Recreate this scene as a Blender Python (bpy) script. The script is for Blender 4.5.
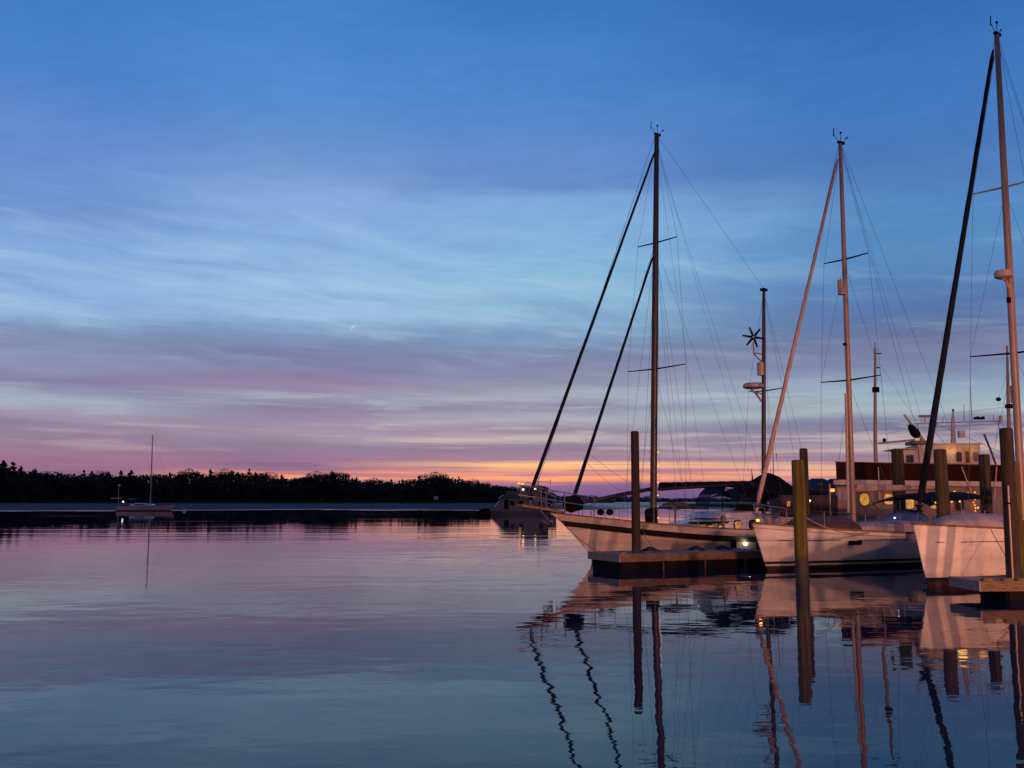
import bpy, math, random
from mathutils import Vector, Matrix
random.seed(7)
R = math.radians
S = bpy.context.scene
C = S.collection
for o in list(bpy.data.objects): bpy.data.objects.remove(o, do_unlink=True)

# ------------------------------------------------------------------ camera
F, EYE = 1000.0, 2.4
PITCH = math.atan(116/1000)
cp, sp = math.cos(PITCH), math.sin(PITCH)
cam_d = bpy.data.cameras.new('camera'); cam = bpy.data.objects.new('camera', cam_d); C.objects.link(cam)
cam_d.sensor_width = 36; cam_d.lens = F/1024*36; cam_d.clip_end = 20000; cam_d.clip_start = .1
cam.location = (0, 0, EYE); cam.rotation_euler = (math.pi/2+PITCH, 0, 0)
S.camera = cam
S.view_settings.view_transform = 'Standard'; S.view_settings.look = 'None'
S.view_settings.exposure = 0; S.view_settings.gamma = 1; S.view_settings.use_curve_mapping = False
S.render.engine = 'CYCLES'
S.cycles.use_denoising = True
S.cycles.max_bounces = 6; S.cycles.glossy_bounces = 4; S.cycles.transparent_max_bounces = 8
S.cycles.sample_clamp_indirect = 4
S.cycles.blur_glossy = 0.3; S.cycles.use_light_tree = False

def ray(px, py):                      # direction (east, north, up) of a pixel
    a, b = (px-512)/F, (384-py)/F
    return Vector((a, cp-b*sp, sp+b*cp))
def at(px, py, Y):                    # the point at distance Y seen there
    r = ray(px, py); t = Y/r.y
    return Vector((r.x*t, Y, EYE+r.z*t))
def lin(c):
    return tuple((v/255/12.92 if v/255 <= .04045 else ((v/255+.055)/1.055)**2.4) for v in c)

# ------------------------------------------------------------------ node helper
class NT:
    def __init__(s, tree): s.t = tree; s.n = tree.nodes; s.l = tree.links
    def new(s, typ, **kw):
        n = s.n.new(typ)
        for k, v in kw.items(): setattr(n, k, v)
        return n
    def put(s, sock, v):
        if isinstance(v, bpy.types.NodeSocket): s.l.new(v, sock)
        elif isinstance(v, (tuple, list)) and len(v) == 3 and sock.type == 'RGBA': sock.default_value = (*v, 1)
        else: sock.default_value = v
    def m(s, op, a, b=0.0, c=None, clamp=False):
        n = s.new('ShaderNodeMath', operation=op, use_clamp=clamp)
        s.put(n.inputs[0], a); s.put(n.inputs[1], b)
        if c is not None: s.put(n.inputs[2], c)
        return n.outputs[0]
    def mr(s, v, a, b, lo=0.0, hi=1.0, smooth=True):
        n = s.new('ShaderNodeMapRange', interpolation_type='SMOOTHSTEP' if smooth else 'LINEAR')
        for i, q in enumerate((v, a, b, lo, hi)): s.put(n.inputs[i], q)
        return n.outputs[0]
    def mix(s, f, a, b, blend='MIX'):
        n = s.new('ShaderNodeMix', data_type='RGBA', blend_type=blend)
        s.put(n.inputs[0], f); s.put(n.inputs[6], a); s.put(n.inputs[7], b)
        return n.outputs[2]
    def xyz(s, x, y, z):
        n = s.new('ShaderNodeCombineXYZ'); s.put(n.inputs[0], x); s.put(n.inputs[1], y); s.put(n.inputs[2], z)
        return n.outputs[0]
    def noise(s, vec, scale=1.0, detail=3.0, rough=.5, dist=0.0):
        n = s.new('ShaderNodeTexNoise'); s.put(n.inputs['Vector'], vec); n.inputs['Scale'].default_value = scale
        n.inputs['Detail'].default_value = detail; n.inputs['Roughness'].default_value = rough
        n.inputs['Distortion'].default_value = dist
        return n.outputs[0]
    def ramp(s, f, stops):
        n = s.new('ShaderNodeValToRGB'); e = n.color_ramp.elements
        while len(e) > 1: e.remove(e[-1])
        for i, (p, c) in enumerate(stops):
            q = e[0] if i == 0 else e.new(p)
            q.position = p; q.color = (*c, 1)
        s.put(n.inputs[0], f)
        return n.outputs[0]

# ------------------------------------------------------------------ sky: dusk bands of cloud by elevation, in four azimuths
SKY = {
 40: [(0,(60,122,194)),(60,(66,127,198)),(110,(84,130,200)),(150,(98,138,206)),(190,(102,142,205)),(215,(108,146,206)),(240,(124,165,215)),
      (290,(136,176,221)),(318,(128,165,210)),(330,(102,125,175)),(350,(114,130,178)),(365,(126,126,170)),(380,(112,108,158)),(393,(140,150,182)),
      (402,(150,168,194)),(412,(145,135,170)),(425,(130,114,154)),(445,(138,112,150)),(458,(147,112,146)),(468,(140,104,140)),(500,(120,92,126))],
 300: [(0,(62,126,198)),(60,(74,134,206)),(110,(82,136,202)),(150,(102,144,206)),(180,(118,154,210)),(200,(130,168,220)),(250,(136,178,222)),
      (290,(145,185,224)),(315,(146,185,222)),(335,(108,140,186)),(352,(92,108,162)),(370,(104,110,162)),(382,(128,110,158)),(398,(130,132,170)),
      (408,(118,114,158)),(422,(140,125,165)),(432,(150,133,166)),(440,(126,112,154)),(455,(126,106,148)),(469,(122,98,142)),(474,(236,150,118)),(482,(250,165,115)),(500,(190,110,120))],
 540: [(0,(52,116,188)),(60,(64,126,196)),(110,(78,132,200)),(150,(92,136,202)),(188,(95,135,198)),(202,(118,163,213)),(240,(128,175,218)),
      (280,(132,180,215)),(320,(135,178,210)),(340,(105,145,190)),(355,(95,120,165)),(370,(110,120,165)),(385,(130,138,172)),(397,(148,160,186)),
      (407,(118,122,162)),(420,(160,166,184)),(430,(126,122,158)),(438,(180,166,176)),(446,(124,114,154)),(454,(132,116,152)),(460,(160,130,152)),(464,(255,205,140)),
      (469,(246,172,132)),(473,(190,130,140)),(478,(255,168,115)),(482,(228,140,125)),(486,(122,98,144)),(500,(104,88,136))],
 900: [(0,(44,104,176)),(60,(54,114,184)),(110,(62,118,188)),(150,(66,116,182)),(190,(74,122,184)),(210,(76,130,190)),(250,(80,134,188)),
      (290,(78,118,172)),(320,(74,104,158)),(340,(84,100,152)),(355,(100,112,160)),(370,(100,120,165)),(385,(118,148,180)),(400,(140,170,190)),
      (412,(150,172,185)),(421,(104,112,156)),(435,(96,97,146)),(444,(146,138,165)),(450,(196,172,168)),(457,(114,104,150)),(466,(222,172,155)),
      (474,(244,172,140)),(480,(196,138,138)),(486,(116,96,142)),(500,(104,88,136))],
}
ELMAX = 40.0
def sky_stops(px):
    st = []
    for py, c in SKY[px]:
        r = ray(px, py).normalized()
        st.append((math.degrees(math.asin(max(r.z, 0)))/ELMAX, lin(c)))
    st = sorted(st, key=lambda q: q[0])
    st = [(0.0, st[0][1])] + [q for q in st if q[0] > .002]
    top = st[-1][1]
    st.append((.85, tuple(v*.72 for v in top))); st.append((1.0, tuple(v*.6 for v in top)))
    return st
W = bpy.data.worlds.new('World'); S.world = W; W.use_nodes = True
wn = NT(W.node_tree)
for n in list(wn.n): wn.n.remove(n)
tc = wn.new('ShaderNodeTexCoord'); sx = wn.new('ShaderNodeSeparateXYZ'); wn.l.new(tc.outputs['Generated'], sx.inputs[0])
X, Y, Z = sx.outputs
el = wn.m('DEGREES', wn.m('ARCSINE', Z)); az = wn.m('DEGREES', wn.m('ARCTAN2', X, Y))
# cloud streaks: slow drift of the bands plus fine horizontal wisps
w1 = wn.m('SUBTRACT', wn.noise(wn.xyz(wn.m('MULTIPLY', az, .085), wn.m('MULTIPLY', el, .22), 3.1), 1, 3, .5), .5)
w2 = wn.m('SUBTRACT', wn.noise(wn.xyz(wn.m('MULTIPLY', az, .22), wn.m('ADD', wn.m('MULTIPLY', el, 1.5), wn.m('MULTIPLY', az, .04)), 8.7), 1, 4, .5), .5)
amp = wn.mr(el, 1.2, 9.0, .35, 1.0)
warp = wn.m('MULTIPLY', amp, wn.m('ADD', wn.m('MULTIPLY', w1, 2.3), wn.m('MULTIPLY', w2, wn.mr(el, 5, 16, 1.1, .8))))
ev = wn.m('DIVIDE', wn.m('ADD', wn.m('MAXIMUM', el, 0.0), warp), ELMAX)
ev = wn.m('MAXIMUM', ev, 0.0)
cols = sorted(SKY)
azs = [math.degrees(math.atan2(ray(p, 440).x, ray(p, 440).y)) for p in cols]
azw = wn.m('ADD', az, wn.m('MULTIPLY', w1, 14.0))
c = wn.ramp(ev, sky_stops(cols[0]))
for i in range(1, len(cols)):
    c = wn.mix(wn.mr(azw, azs[i-1], azs[i]), c, wn.ramp(ev, sky_stops(cols[i])))
# fine streak contrast
st1 = wn.noise(wn.xyz(wn.m('MULTIPLY', az, .16), wn.m('ADD', wn.m('MULTIPLY', el, 2.6), wn.m('MULTIPLY', az, .05)), 1.3), 1, 4, .55)
st2 = wn.noise(wn.xyz(wn.m('MULTIPLY', az, .5), wn.m('ADD', wn.m('MULTIPLY', el, 1.6), wn.m('MULTIPLY', az, -.22)), 5.9), 1, 3, .5)
gain = wn.m('ADD', wn.m('ADD', 1.0, wn.m('MULTIPLY', wn.m('SUBTRACT', st1, .5), wn.mr(el, 4, 14, .42, .07))), wn.m('MULTIPLY', wn.m('SUBTRACT', st2, .5), wn.mr(el, 5, 20, .08, .16)))
c = wn.mix(1.0, c, gain, 'MULTIPLY')
wisp = wn.m('MULTIPLY', wn.mr(wn.noise(wn.xyz(wn.m('MULTIPLY', azw, .11), wn.m('ADD', wn.m('MULTIPLY', el, 1.9), wn.m('MULTIPLY', az, .02)), 12.4), 1, 5, .6), .50, .68),
            wn.m('MULTIPLY', wn.mr(el, 2.0, 3.0), wn.mr(el, 7.0, 5.6)))
c = wn.mix(wn.m('MULTIPLY', wisp, wn.mr(az, -20, -6, .28, .62)), c, wn.mix(wn.mr(el, 3.0, 5.5), lin((206, 184, 178)), lin((168, 184, 200))))
bar = wn.m('MULTIPLY', wn.mr(wn.noise(wn.xyz(wn.m('MULTIPLY', az, .07), wn.m('ADD', wn.m('MULTIPLY', el, 5.5), wn.m('MULTIPLY', az, .03)), 31.0), 1, 4, .55), .48, .62), wn.m('MULTIPLY', wn.mr(el, .5, .9), wn.mr(el, 3.2, 2.4)))
c = wn.mix(wn.m('MULTIPLY', bar, .72), c, lin((150, 110, 142)))
# thin cirrus, combed out and slightly tilted, across the pale middle of the sky
cv_ = wn.m('ADD', wn.m('MULTIPLY', el, .95), wn.m('ADD', wn.m('MULTIPLY', az, .085), wn.m('MULTIPLY', w1, 2.2)))
ci = wn.noise(wn.xyz(wn.m('MULTIPLY', az, .10), cv_, 21.0), 1, 7, .62, .25)
cim = wn.m('MULTIPLY', wn.m('MULTIPLY', wn.mr(el, 6.5, 9.5), wn.mr(el, 20, 11)), wn.mr(az, 0, 20, 1.0, .45))
c = wn.mix(wn.m('MULTIPLY', wn.mr(ci, .46, .74), wn.m('MULTIPLY', cim, .42)), c, lin((176, 208, 232)))
c = wn.mix(wn.m('MULTIPLY', wn.mr(ci, .50, .28), wn.m('MULTIPLY', cim, .42)), c, lin((100, 132, 182)))
# the eastern half behind the viewpoint: plain dusk, mauve low down
east = wn.ramp(wn.m('DIVIDE', wn.m('MAXIMUM', el, 0.0), 90.0), [(0, lin((120, 92, 112))), (.12, lin((118, 100, 128))), (.35, lin((66, 92, 142))), (1, lin((38, 78, 138)))])
c = wn.mix(wn.mr(wn.m('ABSOLUTE', az), 50, 105), c, east)
zen = wn.mr(el, 32, 60)
c = wn.mix(zen, c, lin((40, 88, 150)))
hsv = wn.new('ShaderNodeHueSaturation'); wn.put(hsv.inputs['Saturation'], wn.m('SUBTRACT', 1.0, wn.m('MULTIPLY', .17, wn.m('MULTIPLY', wn.mr(el, 2.0, 3.2), wn.mr(el, 10.5, 8.0))))); wn.put(hsv.inputs['Color'], c); c = hsv.outputs[0]
_r = ray(353, 327).normalized(); _a0 = math.degrees(math.atan2(_r.x, _r.y)); _e0 = math.degrees(math.asin(_r.z))
da, de = wn.m('SUBTRACT', az, _a0), wn.m('SUBTRACT', el, _e0)                 # one short lit vapour trail
ct = wn.m('MULTIPLY', wn.mr(wn.m('ABSOLUTE', wn.m('SUBTRACT', de, wn.m('MULTIPLY', da, .7))), .12, .02), wn.mr(wn.m('ABSOLUTE', da), .20, .05))
c = wn.mix(wn.m('MULTIPLY', ct, .4), c, lin((230, 215, 215)))
nish = wn.new('ShaderNodeTexSky', sky_type='NISHITA'); nish.sun_disc = False
nish.sun_elevation = R(-1.0); nish.sun_rotation = R(-3)
c = wn.mix(1.0, c, wn.mix(1.0, nish.outputs[0], (.03, .03, .03), 'MULTIPLY'), 'ADD')
bg = wn.new('ShaderNodeBackground'); wn.l.new(c, bg.inputs[0]); bg.inputs[1].default_value = 1.0
wo = wn.new('ShaderNodeOutputWorld'); wn.l.new(bg.outputs[0], wo.inputs[0])

# ------------------------------------------------------------------ materials
MATS = {}
def mat(name, col, rough=.6, metal=0.0, var=.25, scale=4.0, stretch=(1, 1, 1), bump=0.0, col2=None, spec=.5):
    """Principled material whose colour wanders between two tones with a noise of its own."""
    if name in MATS: return MATS[name]
    m = bpy.data.materials.new(name); m.use_nodes = True
    t = NT(m.node_tree); b = t.n['Principled BSDF']
    g = t.new('ShaderNodeTexCoord'); mp = t.new('ShaderNodeMapping'); t.l.new(g.outputs['Object'], mp.inputs[0])
    mp.inputs['Scale'].default_value = stretch
    f = t.noise(mp.outputs[0], scale, 6, .6)
    a = col2 or tuple(v*(1-var) for v in col)
    t.put(b.inputs['Base Color'], t.mix(t.mr(f, .35, .65), a, tuple(min(1, v*(1+var*.3)) for v in col)))
    b.inputs['Roughness'].default_value = rough; b.inputs['Metallic'].default_value = metal
    b.inputs['Specular IOR Level'].default_value = spec
    if bump:
        n = t.new('ShaderNodeBump'); n.inputs['Strength'].default_value = 1; n.inputs['Distance'].default_value = bump
        t.put(n.inputs['Height'], f); t.l.new(n.outputs[0], b.inputs['Normal'])
    MATS[name] = m
    return m
def grime(m, z0=.10, z1=.50):
    """Weathering of a hull: a scum line above the boot top and faint rust-brown runs down the topsides."""
    t = NT(m.node_tree); b = t.n['Principled BSDF']; old = b.inputs['Base Color'].links[0].from_socket
    g = t.new('ShaderNodeTexCoord'); s_ = t.new('ShaderNodeSeparateXYZ'); t.l.new(g.outputs['Object'], s_.inputs[0]); x, y, z = s_.outputs
    n1 = t.noise(t.xyz(t.m('MULTIPLY', x, 3), t.m('MULTIPLY', y, 3), t.m('MULTIPLY', z, 5)), 1, 5, .65)
    band = t.m('MULTIPLY', t.mr(t.m('ADD', z, t.m('MULTIPLY', t.m('SUBTRACT', n1, .5), .35)), z1, z0), .45)
    n2 = t.noise(t.xyz(t.m('MULTIPLY', x, 4.5), t.m('MULTIPLY', y, 4.5), t.m('MULTIPLY', z, .35)), 1, 4, .6)
    c1 = t.mix(band, old, (.26, .21, .13))
    t.put(b.inputs['Base Color'], t.mix(t.m('MULTIPLY', t.mr(n2, .56, .74), .38), c1, (.30, .20, .13)))
    t.put(b.inputs['Roughness'], t.mr(n1, .3, .7, .16, .42))
def glow(name, col, s, var=.5, scale=3.0):
    if name in MATS: return MATS[name]
    m = bpy.data.materials.new(name); m.use_nodes = True
    t = NT(m.node_tree); b = t.n['Principled BSDF']
    g = t.new('ShaderNodeTexCoord')
    f = t.noise(g.outputs['Object'], scale, 2, .5)
    e = t.mix(t.mr(f, .35, .65), tuple(v*(1-var) for v in col), col)
    b.inputs['Base Color'].default_value = (.3, .25, .18, 1); b.inputs['Roughness'].default_value = .4
    t.put(b.inputs['Emission Color'], e); b.inputs['Emission Strength'].default_value = s
    MATS[name] = m
    return m
GEL  = mat('white_gelcoat', (.74, .72, .70), .32, var=.16, scale=.9, stretch=(.5, 1, 2.2))
GEL2 = mat('cream_gelcoat', (.68, .62, .62), .38, var=.22, scale=.8, stretch=(.4, 1, 2.5))
grime(GEL); grime(GEL2)
DECK = mat('deck_nonskid', (.46, .43, .42), .7, var=.2, scale=6)
BOOT = mat('boot_stripe_paint', (.012, .013, .02), .35)
BOTT = mat('antifouling', (.02, .014, .016), .7)
REDB = mat('red_antifouling', (.028, .009, .008), .7)
DARKB = mat('dark_strake_paint', (.02, .016, .014), .5)
TEAK = mat('weathered_teak', (.22, .14, .08), .65, var=.35, scale=8, stretch=(.3, 3, 3))
SPAR = mat('painted_aluminium', (.42, .33, .28), .4, var=.15, scale=2)
MASTP = mat('buff_mast_paint', (.29, .20, .16), .45, var=.2, scale=2, stretch=(3, 3, .4))
WSPAR = mat('varnished_spruce', (.040, .021, .014), .4, var=.3, scale=3, stretch=(4, 4, .3))
WIRE = mat('rigging_wire', (.16, .15, .15), .45, .6)
STEEL = mat('stainless_rail', (.36, .33, .31), .35, .8, var=.1)
NAVY = mat('navy_canvas', (.007, .010, .017), .9, var=.3, scale=9, spec=.12)
BLACKC = mat('black_canvas', (.005, .005, .006), .9, var=.3, scale=9, spec=.12)
GREYC = mat('pale_grey_canvas', (.34, .29, .29), .9, var=.2, scale=5, bump=.01)
BLUEC = mat('light_blue_canvas', (.08, .17, .36), .85, var=.3, scale=4)
TANSAIL = mat('tan_sail_cloth', (.40, .29, .24), .85, var=.25, scale=3, stretch=(3, 3, .6))
BROWNC = mat('brown_canvas', (.075, .045, .04), .9, var=.3, scale=6)
RUBBER = mat('black_rubber', (.012, .012, .012), .6)
FLOAT = mat('black_float_plastic', (.004, .004, .004), .8, spec=.15)
DWOOD = mat('dock_timber', (.15, .10, .06), .8, var=.45, scale=6, stretch=(.6, 5, 5), bump=.01)
DGREY = mat('grey_dock_timber', (.22, .21, .21), .8, var=.35, scale=6, stretch=(5, .6, 5), bump=.01)
ROPE2 = mat('pale_mooring_rope', (.42, .34, .26), .9, var=.3, scale=30)
ROPE = mat('mooring_rope', (.16, .12, .09), .9, var=.4, scale=30)
MAROON = mat('maroon_paint', (.026, .007, .006), .8, var=.25, scale=2, spec=.1)
GLASSD = mat('dark_window_glass', (.012, .014, .018), .08, var=.1)
WHITEP = mat('white_house_paint', (.44, .40, .37), .5, var=.14, scale=2.5)
PINKW = mat('faded_salmon_paint', (.22, .165, .15), .6, var=.2, scale=2)
LITWIN = glow('lit_cabin_curtain', (1.0, .43, .03), .55, .6, 6)
AMBER = glow('amber_bulb', (1.0, .38, .05), 2.0, .2)
ORANGE = glow('orange_lamp', (1.0, .22, .03), 3.0, .1)
WHITEL = glow('warm_white_lamp', (1.0, .78, .50), 2.6, .1)
COOLL = glow('cool_white_lamp', (.9, .95, 1.0), 2.4, .1)

# vinyl windows of a dodger: a real pane that lets part of the light through
VINYL = bpy.data.materials.new('clear_vinyl'); VINYL.use_nodes = True
_t = NT(VINYL.node_tree); _o = _t.n['Material Output']; _g = _t.new('ShaderNodeBsdfGlossy'); _g.inputs['Roughness'].default_value = .12
_tr = _t.new('ShaderNodeBsdfTransparent'); _tr.inputs[0].default_value = (.40, .36, .36, 1)
_mx = _t.new('ShaderNodeMixShader'); _mx.inputs[0].default_value = .05
_t.l.new(_tr.outputs[0], _mx.inputs[1]); _t.l.new(_g.outputs[0], _mx.inputs[2]); _t.l.new(_mx.outputs[0], _o.inputs[0])

def pile_mat(name, top, low):
    """Piling timber: vertical grain, dark wet and weedy up to the tide mark."""
    m = bpy.data.materials.new(name); m.use_nodes = True
    t = NT(m.node_tree); b = t.n['Principled BSDF']
    g = t.new('ShaderNodeTexCoord'); s_ = t.new('ShaderNodeSeparateXYZ'); t.l.new(g.outputs['Object'], s_.inputs[0])
    x, y, z = s_.outputs
    gr = t.noise(t.xyz(t.m('MULTIPLY', x, 11), t.m('MULTIPLY', y, 11), t.m('MULTIPLY', z, .55)), 1, 6, .7)
    bl = t.noise(g.outputs['Object'], 1.3, 4, .6)
    c_ = t.mix(t.mr(gr, .36, .62), tuple(v*.28 for v in top), tuple(v*1.2 for v in top))
    c_ = t.mix(t.m('MULTIPLY', t.mr(bl, .45, .7), .5), c_, tuple(v*.55 for v in top))
    wet = t.mr(t.m('ADD', z, t.m('MULTIPLY', t.m('SUBTRACT', bl, .5), .5)), .95, .6)
    t.put(b.inputs['Base Color'], t.mix(wet, c_, low))
    t.put(b.inputs['Roughness'], t.mr(wet, 0, 1, .85, .45))
    n = t.new('ShaderNodeBump'); n.inputs['Distance'].default_value = .06; t.put(n.inputs['Height'], gr); t.l.new(n.outputs[0], b.inputs['Normal'])
    return m
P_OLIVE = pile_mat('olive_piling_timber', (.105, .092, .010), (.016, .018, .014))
P_OLIVE2 = pile_mat('dark_olive_piling_timber', (.062, .050, .018), (.014, .012, .010))  # darker olive timber for pilings farther back
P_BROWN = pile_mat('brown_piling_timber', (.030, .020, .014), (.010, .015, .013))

# ------------------------------------------------------------------ mesh builder
class MB:
    def __init__(s): s.v = []; s.f = []; s.mi = []; s.m = 0
    def add(s, vs, fs):
        k = len(s.v); s.v += [tuple(p) for p in vs]
        for f in fs: s.f.append(tuple(i+k for i in f)); s.mi.append(s.m)
        return s
    def box(s, x0, x1, y0, y1, z0, z1, ch=0.0):
        if ch:
            return s.prism([(x0+ch, y0), (x1-ch, y0), (x1, y0+ch), (x1, y1-ch), (x1-ch, y1), (x0+ch, y1), (x0, y1-ch), (x0, y0+ch)], z0, z1)
        return s.add([(x, y, z) for z in (z0, z1) for x, y in ((x0, y0), (x1, y0), (x1, y1), (x0, y1))],
                     [(3, 2, 1, 0), (4, 5, 6, 7), (0, 1, 5, 4), (1, 2, 6, 5), (2, 3, 7, 6), (3, 0, 4, 7)])
    def prism(s, poly, z0, z1, top=1.0):
        n = len(poly); cx = sum(p[0] for p in poly)/n; cy = sum(p[1] for p in poly)/n
        vs = [(x, y, z0) for x, y in poly]+[(cx+(x-cx)*top, cy+(y-cy)*top, z1) for x, y in poly]
        return s.add(vs, [tuple(range(n-1, -1, -1)), tuple(range(n, 2*n))]+[(i, (i+1) % n, n+(i+1) % n, n+i) for i in range(n)])
    def side(s, poly, y0, y1):          # outline in x,z extruded across y
        n = len(poly)
        vs = [(x, y0, z) for x, z in poly]+[(x, y1, z) for x, z in poly]
        return s.add(vs, [tuple(range(n)), tuple(range(2*n-1, n-1, -1))]+[(i, n+i, n+(i+1) % n, (i+1) % n) for i in range(n)])
    def rings(s, rs, closed=True, cap=True):
        n = len(rs[0]); vs = [p for r in rs for p in r]; fs = []
        for a in range(len(rs)-1):
            for i in range(n if closed else n-1):
                j = (i+1) % n
                fs.append((a*n+i, a*n+j, (a+1)*n+j, (a+1)*n+i))
        if cap and closed: fs += [tuple(range(n-1, -1, -1)), tuple(range((len(rs)-1)*n, len(rs)*n))]
        return s.add(vs, fs)
    def tube(s, pts, r, n=8, flat=1.0):
        pts = [Vector(p) for p in pts]; rs = r if isinstance(r, (list, tuple)) else [r]*len(pts)
        out = []; up = None
        for i, p in enumerate(pts):
            d = (pts[min(i+1, len(pts)-1)]-pts[max(i-1, 0)]).normalized()
            if up is None: up = Vector((0, 0, 1)) if abs(d.z) < .9 else Vector((0, 1, 0))
            a = d.cross(up).normalized(); b = a.cross(d).normalized(); up = b
            out.append([p+rs[i]*(math.cos(q)*a*flat+math.sin(q)*b) for q in [2*math.pi*k/n for k in range(n)]])
        return s.rings(out)
    def lathe(s, prof, c=(0, 0, 0), n=16, wob=0.0):
        ph = [random.random()*6.28 for _ in range(3)]
        return s.rings([[(c[0]+r*(1+wob*(math.sin(2*q+ph[0])+.5*math.sin(5*q+ph[1]+z*1.7)))*math.cos(q), c[1]+r*(1+wob*math.sin(3*q+ph[2]+z))*math.sin(q), c[2]+z)
                         for q in [2*math.pi*k/n for k in range(n)]] for r, z in prof])
    def ball(s, c, r, n=10, m=6):
        r = r if isinstance(r, (tuple, list)) else (r, r, r)
        return s.rings([[(c[0]+r[0]*math.sin(t)*math.cos(q), c[1]+r[1]*math.sin(t)*math.sin(q), c[2]-r[2]*math.cos(t)) for q in [2*math.pi*k/n for k in range(n)]]
                        for t in [math.pi*(i+.05)/(m+.1) for i in range(m+1)]])
    def sheet(s, grid, th=0.0):         # grid of points -> cloth, given thickness downwards
        n = len(grid[0]); a = [p for r in grid for p in r]
        fs = [(i*n+j, i*n+j+1, (i+1)*n+j+1, (i+1)*n+j) for i in range(len(grid)-1) for j in range(n-1)]
        return s.add(a, fs)
    def build(s, name, mats, parent=None, smooth=False, thick=0.0, recalc=True):
        me = bpy.data.meshes.new(name); me.from_pydata(s.v, [], s.f); me.update()
        for m in (mats if isinstance(mats, (list, tuple)) else [mats]): me.materials.append(m)
        me.polygons.foreach_set('material_index', s.mi)
        if recalc:
            import bmesh
            b = bmesh.new(); b.from_mesh(me); bmesh.ops.recalc_face_normals(b, faces=b.faces); b.to_mesh(me); b.free()
        if smooth: me.polygons.foreach_set('use_smooth', [True]*len(me.polygons))
        o = bpy.data.objects.new(name, me); C.objects.link(o)
        if smooth and smooth is not True:
            md = o.modifiers.new('edge_split', 'EDGE_SPLIT'); md.split_angle = R(smooth)
        if thick:
            md = o.modifiers.new('solidify', 'SOLIDIFY'); md.thickness = thick; md.offset = 0
        if parent is not None: o.parent = parent
        return o
def tag(o, label=None, cat=None, group=None, kind=None):
    if label: o['label'] = label
    if cat: o['category'] = cat
    if group: o['group'] = group
    if kind: o['kind'] = kind
    return o
def thing(name, label, cat, loc=(0, 0, 0), rz=0.0, group=None):
    o = bpy.data.objects.new(name, None); C.objects.link(o); o.location = loc; o.rotation_euler = (0, 0, rz); o.empty_display_size = .3
    return tag(o, label, cat, group)
def dup(root, loc, rz=0.0, sc=(1, 1, 1), label=None):
    r = root.copy(); C.objects.link(r); r.location = loc; r.rotation_euler = (0, 0, rz); r.scale = sc
    if label: r['label'] = label
    for ch in list(root.children):
        c_ = ch.copy(); C.objects.link(c_); c_.parent = r
        for g in list(ch.children):
            d = g.copy(); C.objects.link(d); d.parent = c_
    return r
def wire(name, a, b, root, r=.007, m=None, sag=0.0):
    r *= .72
    a, b = Vector(a), Vector(b)
    pts = [a.lerp(b, i/8)-Vector((0, 0, sag*4*(i/8)*(1-i/8))) for i in range(9)] if sag else [a, b]
    return MB().tube(pts, r, 5).build(name, m or WIRE, root)

#%%PART2
# ------------------------------------------------------------------ water
def water_material():
    m = bpy.data.materials.new('harbour_water'); m.use_nodes = True
    t = NT(m.node_tree); b = t.n['Principled BSDF']
    g = t.new('ShaderNodeNewGeometry'); s_ = t.new('ShaderNodeSeparateXYZ'); t.l.new(g.outputs['Position'], s_.inputs[0])
    x, y, z = s_.outputs
    d = t.m('SQRT', t.m('ADD', t.m('MULTIPLY', x, x), t.m('MULTIPLY', y, y)))
    P_ = lambda a, e, k, r=0.0: t.xyz(t.m('ADD', t.m('MULTIPLY', x, a), t.m('MULTIPLY', y, r)), t.m('MULTIPLY', y, e), k)
    gust = t.noise(P_(.05, .09, 2.0), 1, 3, .55)                       # patches that the breeze reaches
    h1 = t.noise(P_(.50, .75, 0.0, .09), 1, 2, .5)                     # slow heave, a few metres long
    h2 = t.noise(P_(1.1, 1.7, 4.0), 1, 3, .55)                        # small ripples
    h0 = t.noise(P_(.10, .24, 3.0, .03), 1, 2, .5)
    h3 = t.noise(P_(.045, .22, 7.0, .02), 1, 3, .5)                    # long-crested wash across the channel
    h4 = t.noise(P_(3.0, 5.0, 9.0), 1, 2, .5)
    wash = t.m('MULTIPLY', t.mr(y, 40, 62), t.mr(y, 165, 70))
    H_ = t.m('MULTIPLY', h0, t.mr(d, 35, 110, .016, .003))
    H_ = t.m('ADD', H_, t.m('MULTIPLY', h1, t.mr(d, 35, 110, .0080, .002)))
    H_ = t.m('ADD', H_, t.m('MULTIPLY', h2, t.m('MULTIPLY', t.mr(gust, .35, .65, .35, 1.0), t.mr(d, 40, 110, .0042, .0006))))
    H_ = t.m('ADD', H_, t.m('MULTIPLY', h4, t.m('MULTIPLY', t.mr(gust, .5, .7, .0, 1.0), .0006)))
    H_ = t.m('ADD', H_, t.m('MULTIPLY', h3, t.m('ADD', t.mr(d, 60, 130, .007, .0015), t.m('MULTIPLY', wash, .022))))
    bp = t.new('ShaderNodeBump'); bp.inputs['Strength'].default_value = 1; bp.inputs['Distance'].default_value = 1
    t.put(bp.inputs['Height'], H_); t.l.new(bp.outputs[0], b.inputs['Normal'])
    edge = t.m('MULTIPLY', t.m('SUBTRACT', t.noise(P_(.035, .006, 1.0), 1, 4, .6), .5), 110)
    ruf = t.mr(t.m('ADD', d, edge), 235, 285)
    t.put(b.inputs['Roughness'], t.m('ADD', t.mr(gust, .42, .72, .008, .055), t.m('MULTIPLY', ruf, t.mr(x, -5, 45, .80, .30))))
    t.put(b.inputs['Base Color'], t.mix(ruf, (.002, .009, .030), (.004, .028, .055)))  # ruffled strip: the sky blue it reflects is put into the base colour
    b.inputs['IOR'].default_value = 1.20
    b.inputs['Specular IOR Level'].default_value = .5
    return m
WATER = water_material()
wm = MB()
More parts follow.
